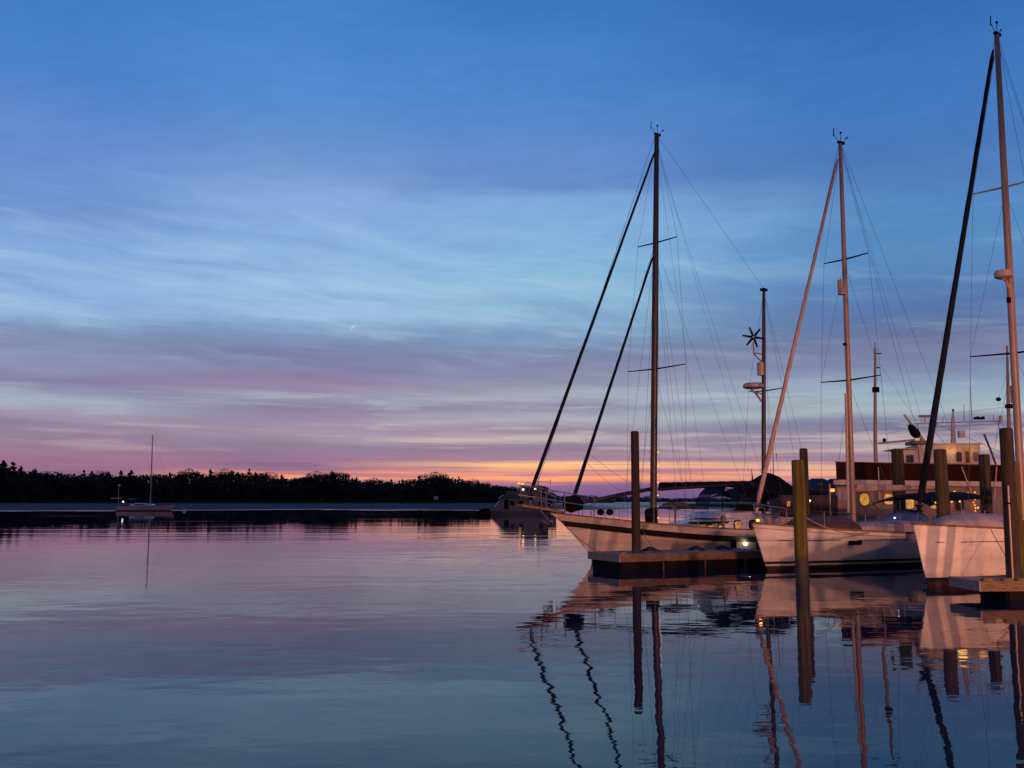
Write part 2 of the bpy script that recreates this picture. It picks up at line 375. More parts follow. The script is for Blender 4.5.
wm.add([(-5000, -200, 0), (5000, -200, 0), (5000, 9000, 0), (-5000, 9000, 0)], [(0, 1, 2, 3)])
tag(wm.build('water', WATER), kind='structure')

# ------------------------------------------------------------------ land beyond the water
SOIL = mat('dark_shore_soil', (.030, .026, .022), .95, scale=.05)
def land(name, pts, z):
    tag(MB().prism(pts, -1.0, z, 1.0).build(name, SOIL), kind='structure')
random.seed(3)
def shore_line(x0, x1, Y, wob, step): 
    n = int((x1-x0)/step)
    return [(x0+(x1-x0)*i/n, Y+wob*math.sin(i*.7)+random.uniform(-.3, .3)*wob) for i in range(n+1)]
land('wooded_shore', shore_line(-1200, 48, 796, 5, 25)+[(85, 840), (85, 1080), (-1200, 1080)], .7)
land('far_shore', shore_line(-200, 900, 1220, 12, 40)+[(900, 2300), (-200, 2300)], .9)
land('town_shore', [(70, 262), (400, 250), (400, 480), (70, 470)], .8)
QUAY = mat('quay_concrete', (.32, .31, .29), .85, scale=2)
tag(MB().box(-60, 60, -24, 1.2, -1.5, .8).build('quay', QUAY), kind='structure')

# trees: clumps of leaf faces through the crown's volume, on a tapered trunk
LEAF = mat('dark_needles', (.014, .020, .012), .9, var=.5, scale=.6)
LEAF2 = mat('dark_leaves', (.016, .020, .011), .9, var=.5, scale=.6)
BARK = mat('dark_bark', (.03, .024, .02), .95)
def leaf_quads(mb, c_, rad, n, size):
    for _ in range(n):
        while True:
            p = Vector((random.uniform(-1, 1), random.uniform(-1, 1), random.uniform(-1, 1)))
            if p.length < 1: break
        q = Vector(c_)+Vector((p.x*rad[0], p.y*rad[1], p.z*rad[2]))
        u = Vector((random.gauss(0, 1), random.gauss(0, 1), random.gauss(0, 1))).normalized()*size*random.uniform(.5, 1.1)
        w = u.orthogonal().normalized()*size*random.uniform(.35, .8)
        mb.add([q-u, q+w*.8, q+u, q-w*.8], [(0, 1, 2, 3)])
def make_tree(kind, h):
    root = thing('pine_tree' if kind == 'pine' else 'broadleaf_tree', None, 'tree')
    tr = MB(); lean = random.uniform(-.4, .4)
    tr.tube([(0, 0, -.6), (lean*.3, 0, h*.35), (lean, 0, h*.8)], [h*.017, h*.013, h*.005], 7)
    cr = MB()
    if kind == 'pine':
        for k in range(13):
            z = h*(.16+.80*(k+random.random())/13); w = h*.21*(1.04-z/h)**.95*random.uniform(.7, 1.25)
            for _ in range(3):
                a = random.uniform(0, 6.28); q = (lean*z/h+math.cos(a)*w*.7, math.sin(a)*w*.7, z+random.uniform(-.4, .4))
                tr.tube([(lean*z/h, 0, z-.5), q], [.09, .03], 4)
                leaf_quads(cr, q, (w*.7+.25, w*.7+.25, h*.03+.25), 34, .46)
        leaf_quads(cr, (lean, 0, h*.955), (.32, .32, h*.065), 26, .36)
    else:
        for k in range(17):
            a = random.uniform(0, 6.28); z = h*random.uniform(.28, .86); w = h*.30*math.sqrt(max(.08, 1-((z/h-.5)/.48)**2))*random.uniform(.3, 1.05)
            q = (lean*z/h+math.cos(a)*w, math.sin(a)*w, z)
            tr.tube([(lean*z/h*.7, 0, z*.55), q], [.14, .04], 4)
            leaf_quads(cr, q, (h*.105,)*2+(h*.085,), 90, .48)
        leaf_quads(cr, (lean, 0, h*.86), (h*.16, h*.16, h*.11), 150, .46)
    tr.build('trunk', BARK, root, smooth=True); cr.build('crown', LEAF if kind == 'pine' else LEAF2, root, recalc=False)
    return root
random.seed(11)
TOP = [(-60, 462), (0, 461), (25, 466), (50, 467), (75, 470), (100, 470), (130, 471), (150, 470), (190, 469), (215, 470), (235, 467), (262, 469), (272, 473),
       (290, 476), (300, 473), (330, 470), (345, 473), (365, 479), (378, 477), (400, 480), (418, 476), (436, 471), (448, 473), (470, 478), (490, 482), (505, 484), (530, 487), (556, 491)]
def top_at(px):
    for (a, ya), (b, yb) in zip(TOP, TOP[1:]):
        if a <= px <= b: return ya+(yb-ya)*(px-a)/(b-a)
    return TOP[0][1] if px < TOP[0][0] else TOP[-1][1]
protos = [make_tree('pine', 20), make_tree('pine', 20), make_tree('pine', 20), make_tree('broad', 20), make_tree('broad', 20)]
first = [True]*5
GT = 'trees along the wooded shore'
LP = 'dark pine standing in the black treeline across the water on the left'
LB = 'dark round-crowned tree standing in the black treeline across the water on the left'
def plant(k, px, Y, h, label):
    p = at(px, 480, Y)
    if first[k]:
        r = protos[k]; first[k] = False; r['label'] = label; r['group'] = GT
        r.location = (p.x, Y, .5); r.rotation_euler.z = random.uniform(0, 6.28)
    else:
        r = dup(protos[k], (p.x, Y, .5), random.uniform(0, 6.28), label=label)
    s_ = h/20; w_ = s_*(random.uniform(.85, 1.5) if k < 3 else random.uniform(1.0, 1.7)); r.scale = (w_, w_, s_)
plant(3, 436, 818, 25.4, 'broad dark tree, the highest round crown in the low right half of the treeline')
plant(4, 332, 818, 26.2, 'broad dark tree just right of the gap where orange sky shows above the treeline')
plant(0, 2, 818, 34, 'tall dark pine at the far left end of the treeline')
px = -62.0
while px < 552:
    Y_ = random.uniform(804, 858)
    h = (500-top_at(px))*Y_/1000+1.9
    k = random.choice((0, 1, 2, 0, 1, 3, 4)) if px < 280 else random.choice((0, 1, 2, 3, 3, 4))
    plant(k, px, Y_, h*random.uniform(.76, 1.05), LP if k < 3 else LB)
    px += random.uniform(3.2, 7.2)
px = -60.0
while px < 548:                                     # second row, fills in below the tops
    Y_ = random.uniform(864, 915)
    k = random.choice((3, 4, 1)); plant(k, px, Y_, ((500-top_at(px))*Y_/1000+1.9)*random.uniform(.74, .90), LP if k < 3 else LB)
    px += random.uniform(11, 17)
ub = MB(); random.seed(5)                            # scrub under the trees
px = -70.0
while px < 556:
    Y_ = random.uniform(800, 810); p = at(px, 490, Y_); hh = ((500-top_at(px))*.80+2)*.60
    for zz in range(3): leaf_quads(ub, (p.x+random.uniform(-2, 2), Y_+random.uniform(0, 17), hh*(.12+.36*zz)), (5.7, 4.3, hh*.26), 150, 1.3)
    px += 5.5
px = -70.0
while px < 552:
    Y_ = random.uniform(875, 922); p = at(px, 490, Y_); hh = ((500-top_at(px))*.89+2)*.84
    for zz in range(3): leaf_quads(ub, (p.x, Y_, hh*(.15+.33*zz)), (6.4, 4.3, hh*.24), 110, 1.6)
    px += 6
tag(ub.build('undergrowth', LEAF2, recalc=False), 'black scrub filling the foot of the wooded shore on the left', 'scrub', kind='stuff')
fw = MB(); xx = -20.0                                # woods on the far shore, one low mass
while xx < 720:
    h = 6.2+1.8*math.sin(xx*.021)+1.1*math.sin(xx*.083+1)+random.uniform(-.6, 1.2)
    for zz in range(2): leaf_quads(fw, (xx, 1230+random.uniform(0, 25), h*(.22+.42*zz)), (5, 5, h*.30), 34, 1.5)
    xx += 3.2
tag(fw.build('far_wood', mat('hazy_far_leaves', (.030, .045, .050), .9, scale=.05), recalc=False), 'low blue-black wood on the far shore seen past the ketch', 'wood', kind='stuff')

# ------------------------------------------------------------------ quay lamps (behind the viewpoint) that light the boats
def street_lamp(loc, power, label, rz=0):
    r = thing('street_lamp', label, 'street lamp', loc, rz, 'sodium lamps on the quay')
    MB().lathe([(.16, 0), (.16, .5), (.075, .6), (.05, 6.6)], n=12).build('pole', BLACKC, r, smooth=30)
    MB().tube([(0, 0, 6.4), (0, .2, 6.85), (0, .9, 7.0)], .035).build('arm', BLACKC, r)
    MB().rings([[(q*.12, .75+p, z) for q, p in ((-1, 0), (1, 0), (1, .55), (-1, .55))] for q_, z in ((1, 7.0), (1, 7.1))]).build('lamp_head', BLACKC, r)
    MB().box(-.1, .1, .78, 1.26, 6.94, 6.985).build('lens', glow('sodium_lens', (1, .5, .15), 6, .1), r)
    l = bpy.data.lights.new('sodium_light', 'SPOT'); l.energy = power; l.color = (1.0, .375, .20); l.shadow_soft_size = .35
    l.spot_size = R(108); l.spot_blend = .55
    o = bpy.data.objects.new('sodium_light', l); C.objects.link(o); o.parent = r; o.location = (0, 1.0, 6.9)
    o.rotation_euler = (R(53), 0, 0)
    return r
street_lamp((19, -3.5, .8), 27000, 'tall sodium street lamp on the quay right of the viewpoint', R(14))
street_lamp((9, -4.5, .8), 13000, 'added sodium fill lamp on the quay just right behind the viewpoint', R(2))  # unseen fill lamp, added to soften the shadows on the hulls
street_lamp((33, -4.5, .8), 20000, 'added sodium fill lamp on the quay farthest right of the viewpoint', R(32))  # another added lamp, fills the hull shadows from farther right
street_lamp((-16, -5.0, .8), 5000, 'sodium street lamp on the quay left of the viewpoint', R(-8))
#%%PART3
# ------------------------------------------------------------------ boats: local x runs aft from the stem, -y faces the viewpoint's side
class Hull:
    def __init__(s, L, B, bow, mid, stern, over, rake=.1, tm=.55, ws=.72, entry=.85, flare=.75, concave=1.0, tmid=.62, draft=.5):
        s.__dict__.update(L=L, B=B, bow=bow, mid=mid, stern=stern, over=over, rake=rake, tm=tm, ws=ws, entry=entry, flare=flare, concave=concave, tmid=tmid, draft=draft)
    def sheer(s, t):
        return s.mid+(s.bow-s.mid)*((s.tmid-t)/s.tmid)**2 if t < s.tmid else s.mid+(s.stern-s.mid)*((t-s.tmid)/(1-s.tmid))**2
    def xs(s, z): return -s.over*(max(z, 0)/s.bow)**s.concave+.7*max(0, -z)
    def hb(s, t, z):
        w = (1-(1-t/s.tm)**2)**s.entry if t < s.tm else 1-(1-s.ws)*((t-s.tm)/(1-s.tm))**2
        k = max(0, min(1, (z+s.draft)/(s.sheer(t)+s.draft)))
        e = s.flare+(.22-s.flare)*min(1, t/s.tm)
        return max(.012, s.B/2*w*k**e)
    def pt(s, t, z, side=-1, out=0.0):
        x0, x1 = s.xs(z), s.L+s.rake*z
        return (x0+t*(x1-x0), side*(s.hb(t, z)+out), z)
    def t_at(s, x, z): return (x-s.xs(z))/(s.L+s.rake*z-s.xs(z))
    def halfbeam(s, x): 
        t = max(0, min(1, s.t_at(x, s.mid))); return s.hb(t, s.sheer(t))
    def deck_z(s, x): return s.sheer(max(0, min(1, s.t_at(x, s.mid))))
    def shell(s, rows, n=26):
        """rows: [(level, material)] with level a height z or ('s', below the sheer); the material is that of the band above it."""
        mb = MB(); ts = [(i/n)**1.25 for i in range(n+1)]
        g = []
        for side in (-1, 1):
            gr = [[s.pt(t, (r[0] if not isinstance(r[0], tuple) else s.sheer(t)-r[0][1]), side) for t in ts] for r in rows]
            g.append(gr)
            for a in range(len(rows)-1):
                mb.m = rows[a][1]; mb.sheet(gr[a:a+2])
        for a in range(len(rows)-1):
            mb.m = rows[a][1]
            mb.add([g[0][a][-1], g[1][a][-1], g[1][a+1][-1], g[0][a+1][-1]], [(0, 1, 2, 3)])
            mb.add([g[0][a][0], g[1][a][0], g[1][a+1][0], g[0][a+1][0]], [(0, 1, 2, 3)])
        return mb
    def deck(s, drop=.06, n=26):
        mb = MB(); g = []
        for i in range(n+1):
            t = .004+.992*i/n; z = s.sheer(t)-drop; p = s.pt(t, z, -1)
            g.append([(p[0], q*(-p[1])*.985, z+.05*(1-q*q)) for q in (-1, -.5, 0, .5, 1)])
        return mb.sheet(g)
    def strip(s, off, h, out, side=-1, t0=.0, t1=1.0, n=30):
        mb = MB(); rs = []
        for i in range(n+1):
            t = t0+(t1-t0)*i/n; z = s.sheer(t)-off
            a, b = s.pt(t, z, side, out), s.pt(t, z-h, side, out); c_, d = s.pt(t, z-h, side, -.02), s.pt(t, z, side, -.02)
            rs.append([a, b, c_, d])
        return mb.rings(rs)
def cabin(mb, x0, x1, w0, w1, z0, h0, h1, slope=.35, n=8):
    """A coachroof with sloping front, rounded edges and a crowned top."""
    rs = []
    for i in range(n+1):
        u = i/n; x = x0+(x1-x0)*u; w = w0+(w1-w0)*math.sin(u*1.57); h = h0+(h1-h0)*u
        f = min(1, .15+u*(x1-x0)/slope) if u*(x1-x0) < slope else 1
        h *= f; w_ = w
        rs.append([(x, -w_, z0), (x, -w_*.97, z0+h*.82), (x, -w_*.86, z0+h), (x, 0, z0+h*1.08), (x, w_*.86, z0+h), (x, w_*.97, z0+h*.82), (x, w_, z0)])
    return mb.rings(rs)
def rails(root, hull, xs_, h=.62, bow=True, name='lifeline'):
    """Stanchions, two wires each side, and a tubular pulpit."""
    for side in (-1, 1):
        tops = []
        for x in xs_:
            y, z = side*(hull.halfbeam(x)-.08), hull.deck_z(x)-.05
            MB().tube([(x, y, z), (x, y, z+h)], .013, 6).build('stanchion', STEEL, root)
            tops.append((x, y, z))
        for f in (.55, .98):
            MB().tube([(p[0], p[1], p[2]+h*f) for p in tops], .006, 4).build(name, WIRE, root)
    if bow:
        x0 = hull.xs(hull.bow)+.15; z = hull.bow
        xa = xs_[0]; ya, za = hull.halfbeam(xa)-.08, hull.deck_z(xa)-.05
        p = MB()
        for f in (1.0, .5):
            p.tube([(xa, -ya, za+h*f), ((xa+x0)/2, -ya*.6, (za+z)/2+h*f), (x0, -.07, z+h*f), (x0-.08, 0, z+h*f), (x0, .07, z+h*f), ((xa+x0)/2, ya*.6, (za+z)/2+h*f), (xa, ya, za+h*f)], .017, 6)
        for sy in (-1, 1): p.tube([((xa+x0)/2, sy*ya*.55, (za+z)/2-.05), ((xa+x0)/2-.05, sy*ya*.6, (za+z)/2+h)], .015, 6)
        p.tube([(x0+.1, 0, z), (x0-.06, 0, z+h)], .015, 6)
        p.build('pulpit', STEEL, root)
def spreader(root, x, z, half, sweep=.12, m=None, rise=.06):
    mb = MB()
    for sy in (-1, 1): mb.tube([(x, 0, z), (x+sweep, sy*half, z+rise)], [.035, .022], 6, 1.0)
    return mb.build('spreader', m or SPAR, root)
def masthead(root, x, z, m):
    o = MB(); o.box(x-.12, x+.22, -.05, .05, z, z+.09); o.tube([(x-.1, 0, z+.05), (x-.38, 0, z+.32)], .010, 5); o.tube([(x-.38, 0, z+.2), (x-.34, 0, z+.55)], .018, 5)
    o.tube([(x+.05, 0, z+.05), (x+.05, 0, z+.42)], .012, 5); o.ball((x+.05, 0, z+.45), .045)
    o.tube([(x+.2, 0, z+.05), (x+.48, .1, z+.36)], .010, 5)
    o.build('masthead_fitting', m, root)
    v = MB(); v.add([(x+.40, .1, z+.30), (x+.62, .12, z+.46), (x+.60, .12, z+.36)], [(0, 1, 2)]); v.build('wind_vane', BLACKC, root, thick=.012)
def mast(root, x, z0, z1, r, m, rake=0.0, taper=.72):
    o = MB(); n = 8
    o.tube([(x+rake*i/n, 0, z0+(z1-z0)*i/n) for i in range(n+1)], [r*(1-(1-taper)*max(0, (i/n-.55)/.45)) for i in range(n+1)], 10)
    return o.build('mast', m, root, smooth=40)
def furled(root, a, b, r, m, name='furled_sail', lumps=.025):
    a, b = Vector(a), Vector(b); n = 46; o = MB()
    o.tube([a.lerp(b, i/n)+Vector((random.gauss(0, .002), random.gauss(0, .002), 0)) for i in range(n+1)],
           [r*(.62+.38*(1-i/n))*(1+lumps*random.uniform(-1, 1))*(.45 if i in (0, n) else 1) for i in range(n+1)], 9)
    return o.build(name, m, root, smooth=True)
def drum(root, p, m):
    return MB().lathe([(.03, -.1), (.11, -.08), (.11, -.05), (.06, -.04), (.06, .06), (.11, .07), (.11, .10), (.03, .12)], p, 12).build('furler_drum', m, root, smooth=30)
def boom(root, a, b, r, m, cover=None, rc=.16):
    MB().tube([a, b], r, 10).build('boom', m, root, smooth=40)
    if cover:
        a, b = Vector(a), Vector(b); n = 20; rs = []
        for i in range(n+1):
            u = i/n; p = a.lerp(b, .02+.96*u); h = rc*(1.35-.75*u)*(1+.07*random.uniform(-1, 1)); w = rc*.62*(1.1-.4*u)
            rs.append([p+Vector((0, w*math.sin(q), h*(1-math.cos(q))*.9-.09)) for q in [2*math.pi*k/10 for k in range(10)]])
        MB().rings(rs).build('sail_cover', cover, root, smooth=True)
def radar_dome(root, p, r, m):
    o = MB().lathe([(r*.75, -.12), (r, -.07), (r, .06), (r*.82, .13), (.02, .15)], p, 18).build('radar_dome', m, root, smooth=40)
    return o
def window(root, x0, x1, z0, z1, y, m, frame=None, dx=0.0, name='window', ny=-1, rnd=.35):
    """A pane on a side wall (outline in x,z with rounded corners) in its own frame."""
    def outline(g):
        a, b, c_, d = x0-g, x1+g, z0-g, z1+g; k = rnd*min(b-a, d-c_); pts = []
        for cx, cz, s0 in ((b-k, d-k, 0), (a+k, d-k, 1), (a+k, c_+k, 2), (b-k, c_+k, 3)):
            for i in range(4):
                q = (s0+i/3)*math.pi/2; z = cz+k*math.sin(q); pts.append((cx+k*math.cos(q)+dx*(z-z0), z))
        return pts
    f = MB().side(outline(.05), y, y+ny*.025).build(name, frame or STEEL, root)
    MB().side(outline(0), y+ny*.0255, y+ny*.034).build('pane', m, f)
    return f
def bulbs(root, pts, m=AMBER, r=.035, name='string_light'):
    o = MB()
    for p in pts: o.ball(p, r, 6, 4)
    return o.build(name, m, root)

KM = lambda z: 3.55+.64*(z-1.2)/17.1
KZ = lambda z: 11.1+.55*(z-1.2)/11.15
# ---- the ketch at the end of the float
random.seed(21)
k_ = thing('ketch', 'white two-masted sailboat with bowsprit and dark rubbing strake behind the floating dock', 'sailboat', (3.12, 39.51, 0), R(40))
hk = Hull(14.2, 4.1, 1.92, 1.12, 1.30, 2.22, rake=.35, tm=.56, ws=.62, entry=.95, flare=1.0, concave=1.55, tmid=.66)
hk.shell([(-.5, 2), (-.2, 2), (0, 2), (.10, 1), (.17, 0), (.32, 0), (('s', .52), 3), (('s', .29), 0), (('s', .12), 0), (('s', 0), 0)]).build('hull', [GEL2, BOOT, BOTT, DARKB], k_, smooth=40)
for sd in (-1, 1): hk.strip(.28, .24, .07, sd, .05, 1).build('rub_strake', DARKB, k_, smooth=40)
for sd in (-1, 1): hk.strip(-.045, .05, .05, sd, .0, 1).build('cap_rail', TEAK, k_, smooth=40)
hk.deck(.16).build('deck', DECK, k_)
sp_ = MB(); sp_.rings([[(x, -w, z-.05), (x, w, z-.05), (x, w, z+.05), (x, -w, z+.05)] for x, w, z in ((-1.7, .30, 1.93), (-2.6, .26, 2.06), (-3.75, .17, 2.2))])
spr = sp_.build('bowsprit', TEAK, k_)
an = MB(); an.tube([(-2.9, -.22, 2.03), (-2.6, -.22, 1.75), (-2.35, -.22, 1.5)], .035, 6); an.tube([(-2.55, -.48, 1.62), (-2.32, -.22, 1.46), (-2.55, .04, 1.62)], .05, 6); an.build('anchor', STEEL, spr)
pp = MB()
for f in (.45, .9):
    pp.tube([(-.9, -1.05, 1.78+f*.8), (-1.9, -.55, 1.95+f*.8), (-2.9, -.33, 2.1+f*.8), (-3.75, 0, 2.2+f*.85), (-2.9, .33, 2.1+f*.8), (-1.9, .55, 1.95+f*.8), (-.9, 1.05, 1.78+f*.8)], .022, 6)
for x, y, z in ((-.9, 1.05, 1.7), (-1.9, .5, 1.9), (-2.9, .3, 2.05)):
    for sy in (-1, 1): pp.tube([(x, y*sy, z), (x-.03, y*sy*1.04, z+.82)], .02, 6)
pp.build('pulpit', STEEL, k_)
bag = MB(); bag.rings([[(-1.15+x*.9, -.1+w*math.sin(q)*.28, 2.24+w*.32*math.cos(q)+.03*math.sin(7*x)) for q in [6.283*i/10 for i in range(10)]] for x, w in ((-.45, .35), (-.3, .8), (-.05, 1), (.25, .95), (.5, .7), (.6, .3))]); bag.build('sail_bag', BLACKC, k_, smooth=True)
for x in (-.05, .45): MB().ball((x, -.55, 1.93), (.16, .13, .13)).build('fender', BLACKC, k_, smooth=True)
rails(k_, hk, [-.6, .6, 1.8, 3.0, 4.4, 5.8, 7.2, 9.0, 11.0], .66, bow=False)
mast(k_, 3.55, 1.2, 18.3, .145, WSPAR, .64)
masthead(k_, 4.19, 18.25, BLACKC)
mast(k_, 11.1, 1.2, 12.35, .105, WSPAR, .55)
MB().box(11.48, 11.82, -.1, .1, 12.33, 12.45).build('mizzen_head_fitting', BLACKC, k_)
spreader(k_, 4.0, 13.4, 1.12, .1, BLACKC); spreader(k_, 3.8, 7.9, 1.62, .1, BLACKC); spreader(k_, 11.42, 7.5, .95, .1, BLACKC)
furled(k_, (-3.18, 0, 2.65), (KM(17.5)-.1, 0, 17.5), .075, NAVY); wire('forestay', (-3.2, 0, 2.2), (KM(18.2)-.1, 0, 18.2), k_, .012)
furled(k_, (-1.05, 0, 2.3), (KM(12.8)-.16, 0, 12.8), .075, NAVY); wire('inner_stay', (-1.1, 0, 1.9), (KM(13.2)-.1, 0, 13.2), k_, .012)
drum(k_, (-3.16, 0, 2.5), BLACKC); drum(k_, (-1.03, 0, 2.15), BLACKC)
wire('triatic_stay', (KM(18.2)+.1, 0, 18.2), (11.62, 0, 12.45), k_, .009)
for sy in (-1, 1):
    yb = hk.halfbeam(3.9)-.05
    wire('shroud', (KM(18.1), 0, 18.1), (4.1, sy*1.12, 13.45), k_, .008); wire('shroud', (4.1, sy*1.12, 13.45), (3.9, sy*1.62, 7.95), k_, .008); wire('shroud', (3.9, sy*1.62, 7.95), (3.7, sy*yb, 1.2), k_, .009)
    wire('shroud', (KM(13.3), 0, 13.3), (3.3, sy*yb, 1.2), k_, .008); wire('shroud', (KM(13.2), 0, 13.2), (4.5, sy*yb, 1.2), k_, .008); wire('shroud', (KM(7.8), 0, 7.8), (4.2, sy*yb, 1.2), k_, .008)
    wire('running_backstay', (KM(17.6), 0, 17.6), (9.6, sy*1.9, 1.2), k_, .007); wire('running_backstay', (KM(13.3), 0, 13.3), (8.0, sy*1.95, 1.2), k_, .007)
    ym = hk.halfbeam(11.2)-.05
    wire('shroud', (KZ(12.3), 0, 12.3), (11.52, sy*.95, 7.55), k_, .008); wire('shroud', (11.52, sy*.95, 7.55), (11.8, sy*ym, 1.3), k_, .008); wire('shroud', (KZ(12.3), 0, 12.3), (13.6, sy*1.3, 1.4), k_, .008)
wire('halyard', (KM(17.9)-.15, -.1, 17.9), (3.2, -.35, 1.5), k_, .006); wire('halyard', (KM(17.9)+.15, .12, 17.9), (4.15, .15, 1.7), k_, .006); wire('topping_lift', (KM(18.0), 0, 18.0), (10.3, 0, 3.2), k_, .006)
wire('staysail_sheet', (-.28, 0, 4.35), (3.3, -.6, 2.6), k_, .008, sag=.25); wire('staysail_sheet', (-.40, 0, 4.0), (3.0, .5, 2.5), k_, .008, sag=.2)
boom(k_, (3.95, 0, 2.86), (10.35, 0, 3.16), .085, DARKB)
mc = MB(); n = 22
mc.rings([[Vector((4.05+6.2*i/n, .10*math.sin(q)*(1.1-.35*i/n), 2.93+.27*i/n+.13*(1-math.cos(q))*(1.05-.5*i/n)-.06+.01*math.sin(i*2.3))) for q in [6.283*k/9 for k in range(9)]] for i in range(n+1)])
mc.build('sail_cover', BLACKC, k_, smooth=True)
MB().tube([(10.33, 0, 3.15), (10.36, 0, 3.42), (10.3, 0, 3.8)], [.05, .03, .01], 6).build('boom_end_fitting', BLACKC, k_)
cb = MB(); cb.tube([(-.75, .1, 2.25), (1.6, .05, 2.6), (3.5, 0, 2.86)], [.06, .085, .08], 9); cb.build('staysail_boom', DARKB, k_, smooth=True)
# deck house, portlights, gear
dh = MB(); cabin(dh, 4.6, 9.2, .85, 1.38, 1.02, .36, .72, .9); cab = dh.build('deckhouse', GEL, k_, smooth=40)
dh2 = MB(); cabin(dh2, 6.5, 9.25, .95, 1.22, 1.62, .22, .34, .8); dh2.build('coaming', GEL2, k_, smooth=40)
for x0, x1, lit in ((5.75, 6.1, 1), (6.35, 6.65, 1), (7.30, 7.72, 1), (8.25, 8.65, 0)):
    yy = -(.85+.53*math.sin((x0-4.6)/4.6*1.57))*.995
    window(k_, x0, x1, 1.18, 1.34 if x0 < 7 else 1.50, yy, LITWIN if lit else GLASSD, BLACKC, name='portlight')
st = MB(); st.box(4.9, 7.9, -1.2, -.75, 1.42, 1.50); st.build('deck_tarp', NAVY, k_)
for x, h in ((6.25, .62), (6.25, .5)): pass
MB().lathe([(.07, 0), (.07, .35), (.12, .4), (.12, .62), (.03, .68)], (6.1, -1.62, 1.1), 10).build('deck_post', TEAK, k_, smooth=30)
MB().lathe([(.02, 0), (.24, .03), (.26, .35), (.26, .55), (.20, .62), (.02, .66)], (3.1, -.3, 1.42), 14).build('raft_canister', BLACKC, k_, smooth=30)
mr_ = MB()
for sy in (-1, 1):
    mr_.tube([(3.0, sy*.55, 1.2), (3.0, sy*.55, 2.15), (4.3, sy*.55, 2.15), (4.3, sy*.55, 1.2)], .025, 6)
mr_.tube([(3.0, -.55, 2.15), (3.0, .55, 2.15)], .025, 6); mr_.build('mast_rail', STEEL, k_)
gr = MB(); gr.box(4.2, 5.7, -.62, .62, 2.02, 2.14, .15); gr.build('dinghy_chock', DARKB, k_)
gl = MB()
for x in (4.4, 5.5):
    for sy in (-1, 1): gl.tube([(x, sy*.5, 1.3), (x, sy*.5, 2.05)], .03, 6)
gl.build('gallows', SPAR, k_)
gl2 = MB(); gl2.rings([[(4.3+1.3*u, .45*math.sin(q)*w, 2.16+.17*w*math.cos(q)) for q in [6.283*i/8 for i in range(8)]] for u, w in ((0, .4), (.2, .9), (.6, 1), (.9, .8), (1, .3))]); gl2.build('lashed_sail', BROWNC, k_, smooth=True)
bulbs(k_, [(KM(1.75+.43*i)+.1, -.17, 1.75+.43*i+random.uniform(-.1, .1)) for i in range(7)])
# dodger with clear panes, and the awning stretched aft of it
dd = MB()
def hoop(x, lean, w, z0, z1): return [(x, -w, z0), (x+lean*.7, -w*.97, z0+(z1-z0)*.72), (x+lean, -w*.8, z1), (x+lean, 0, z1+.10), (x+lean, w*.8, z1), (x+lean*.7, w*.97, z0+(z1-z0)*.72), (x, w, z0)]
h0, h1, h2 = hoop(7.55, .55, 1.15, 1.98, 2.92), hoop(8.6, .30, 1.22, 1.95, 3.02), hoop(9.7, 0, 1.25, 1.9, 3.04)
for h in (h0, h1, h2): dd.tube(h, .022, 6)
dd.build('dodger_frame', BLACKC, k_)
MB().sheet([[Vector(h0[i]).lerp(Vector(h2[i]), u)+Vector((0, 0, .02-.05*math.sin(3.14*u))) for i in range(1, 6)] for u in (0, .25, .5, .75, 1)]).build('dodger_top', BLACKC, k_, smooth=True, thick=.02)
pv = MB(); pv.sheet([[Vector(h0[i]).lerp(Vector(h0[j]), v) for v in (0, .5, 1)] for i, j in ((0, 6), (1, 5), (2, 4))]); pv.sheet([[h0[0], h1[0]], [h0[1], h1[1]]]); pv.sheet([[h1[0], h2[0]], [h1[1], h2[1]]]); pv.sheet([[h0[6], h1[6]], [h0[5], h1[5]]])
pv.build('dodger_window', VINYL, k_)
sk = MB(); sk.sheet([[Vector(h0[0])+Vector((-.02, -.02, 0)), Vector(h1[0])+Vector((0, -.02, 0)), Vector(h2[0])+Vector((0, -.02, 0))], [(7.62, -1.19, 2.22), (8.66, -1.25, 2.2), (9.7, -1.28, 2.15)]]); sk.build('dodger_skirt', BLACKC, k_, thick=.015)
cv = MB(); cabin(cv, 9.3, 13.6, 1.35, 1.45, 1.1, .62, .66, .3); cv.build('aft_cabin', GEL2, k_, smooth=40)
aw = MB(); g_ = []
for i in range(41):
    u = i/40; x = 9.5+4.9*u; ridge = 3.0+(.68*math.exp(-abs(x-11.45)/.24))+.05*math.sin(u*9)-.25*max(0, u-.6)
    g_.append([(x, yy, ridge-(abs(yy)/1.7)**1.6*(.42+.55*math.exp(-abs(x-11.45)/.24))-.05*math.sin(u*14+yy)) for yy in (-1.9, -1.3, -.7, -.25, 0, .25, .7, 1.3, 1.9)])
aw.sheet(g_).build('awning', BLACKC, k_, smooth=True, thick=.015)
ap = MB(); g_ = []
for i in range(13):
    u = i/12; x = 9.6+4.7*u; g_.append([(x, -1.88-.03*math.sin(i), 2.62), (x, -1.92+.04*math.sin(i*1.7), 2.2), (x, -1.9+.05*math.sin(i*2.3), 1.62+.12*math.sin(u*7))])
ap.sheet(g_).build('awning_side_curtain', BROWNC, k_, smooth=True, thick=.012)
MB().box(10.2, 10.42, -1.95, -1.93, 2.12, 2.34).build('cockpit_lamp', LITWIN, k_)
MB().ball((11.0, -1.97, 2.28), .05, 8, 5).build('lantern', AMBER, k_); MB().ball((11.9, -1.97, 2.37), .05, 8, 5).build('lantern', WHITEL, k_)
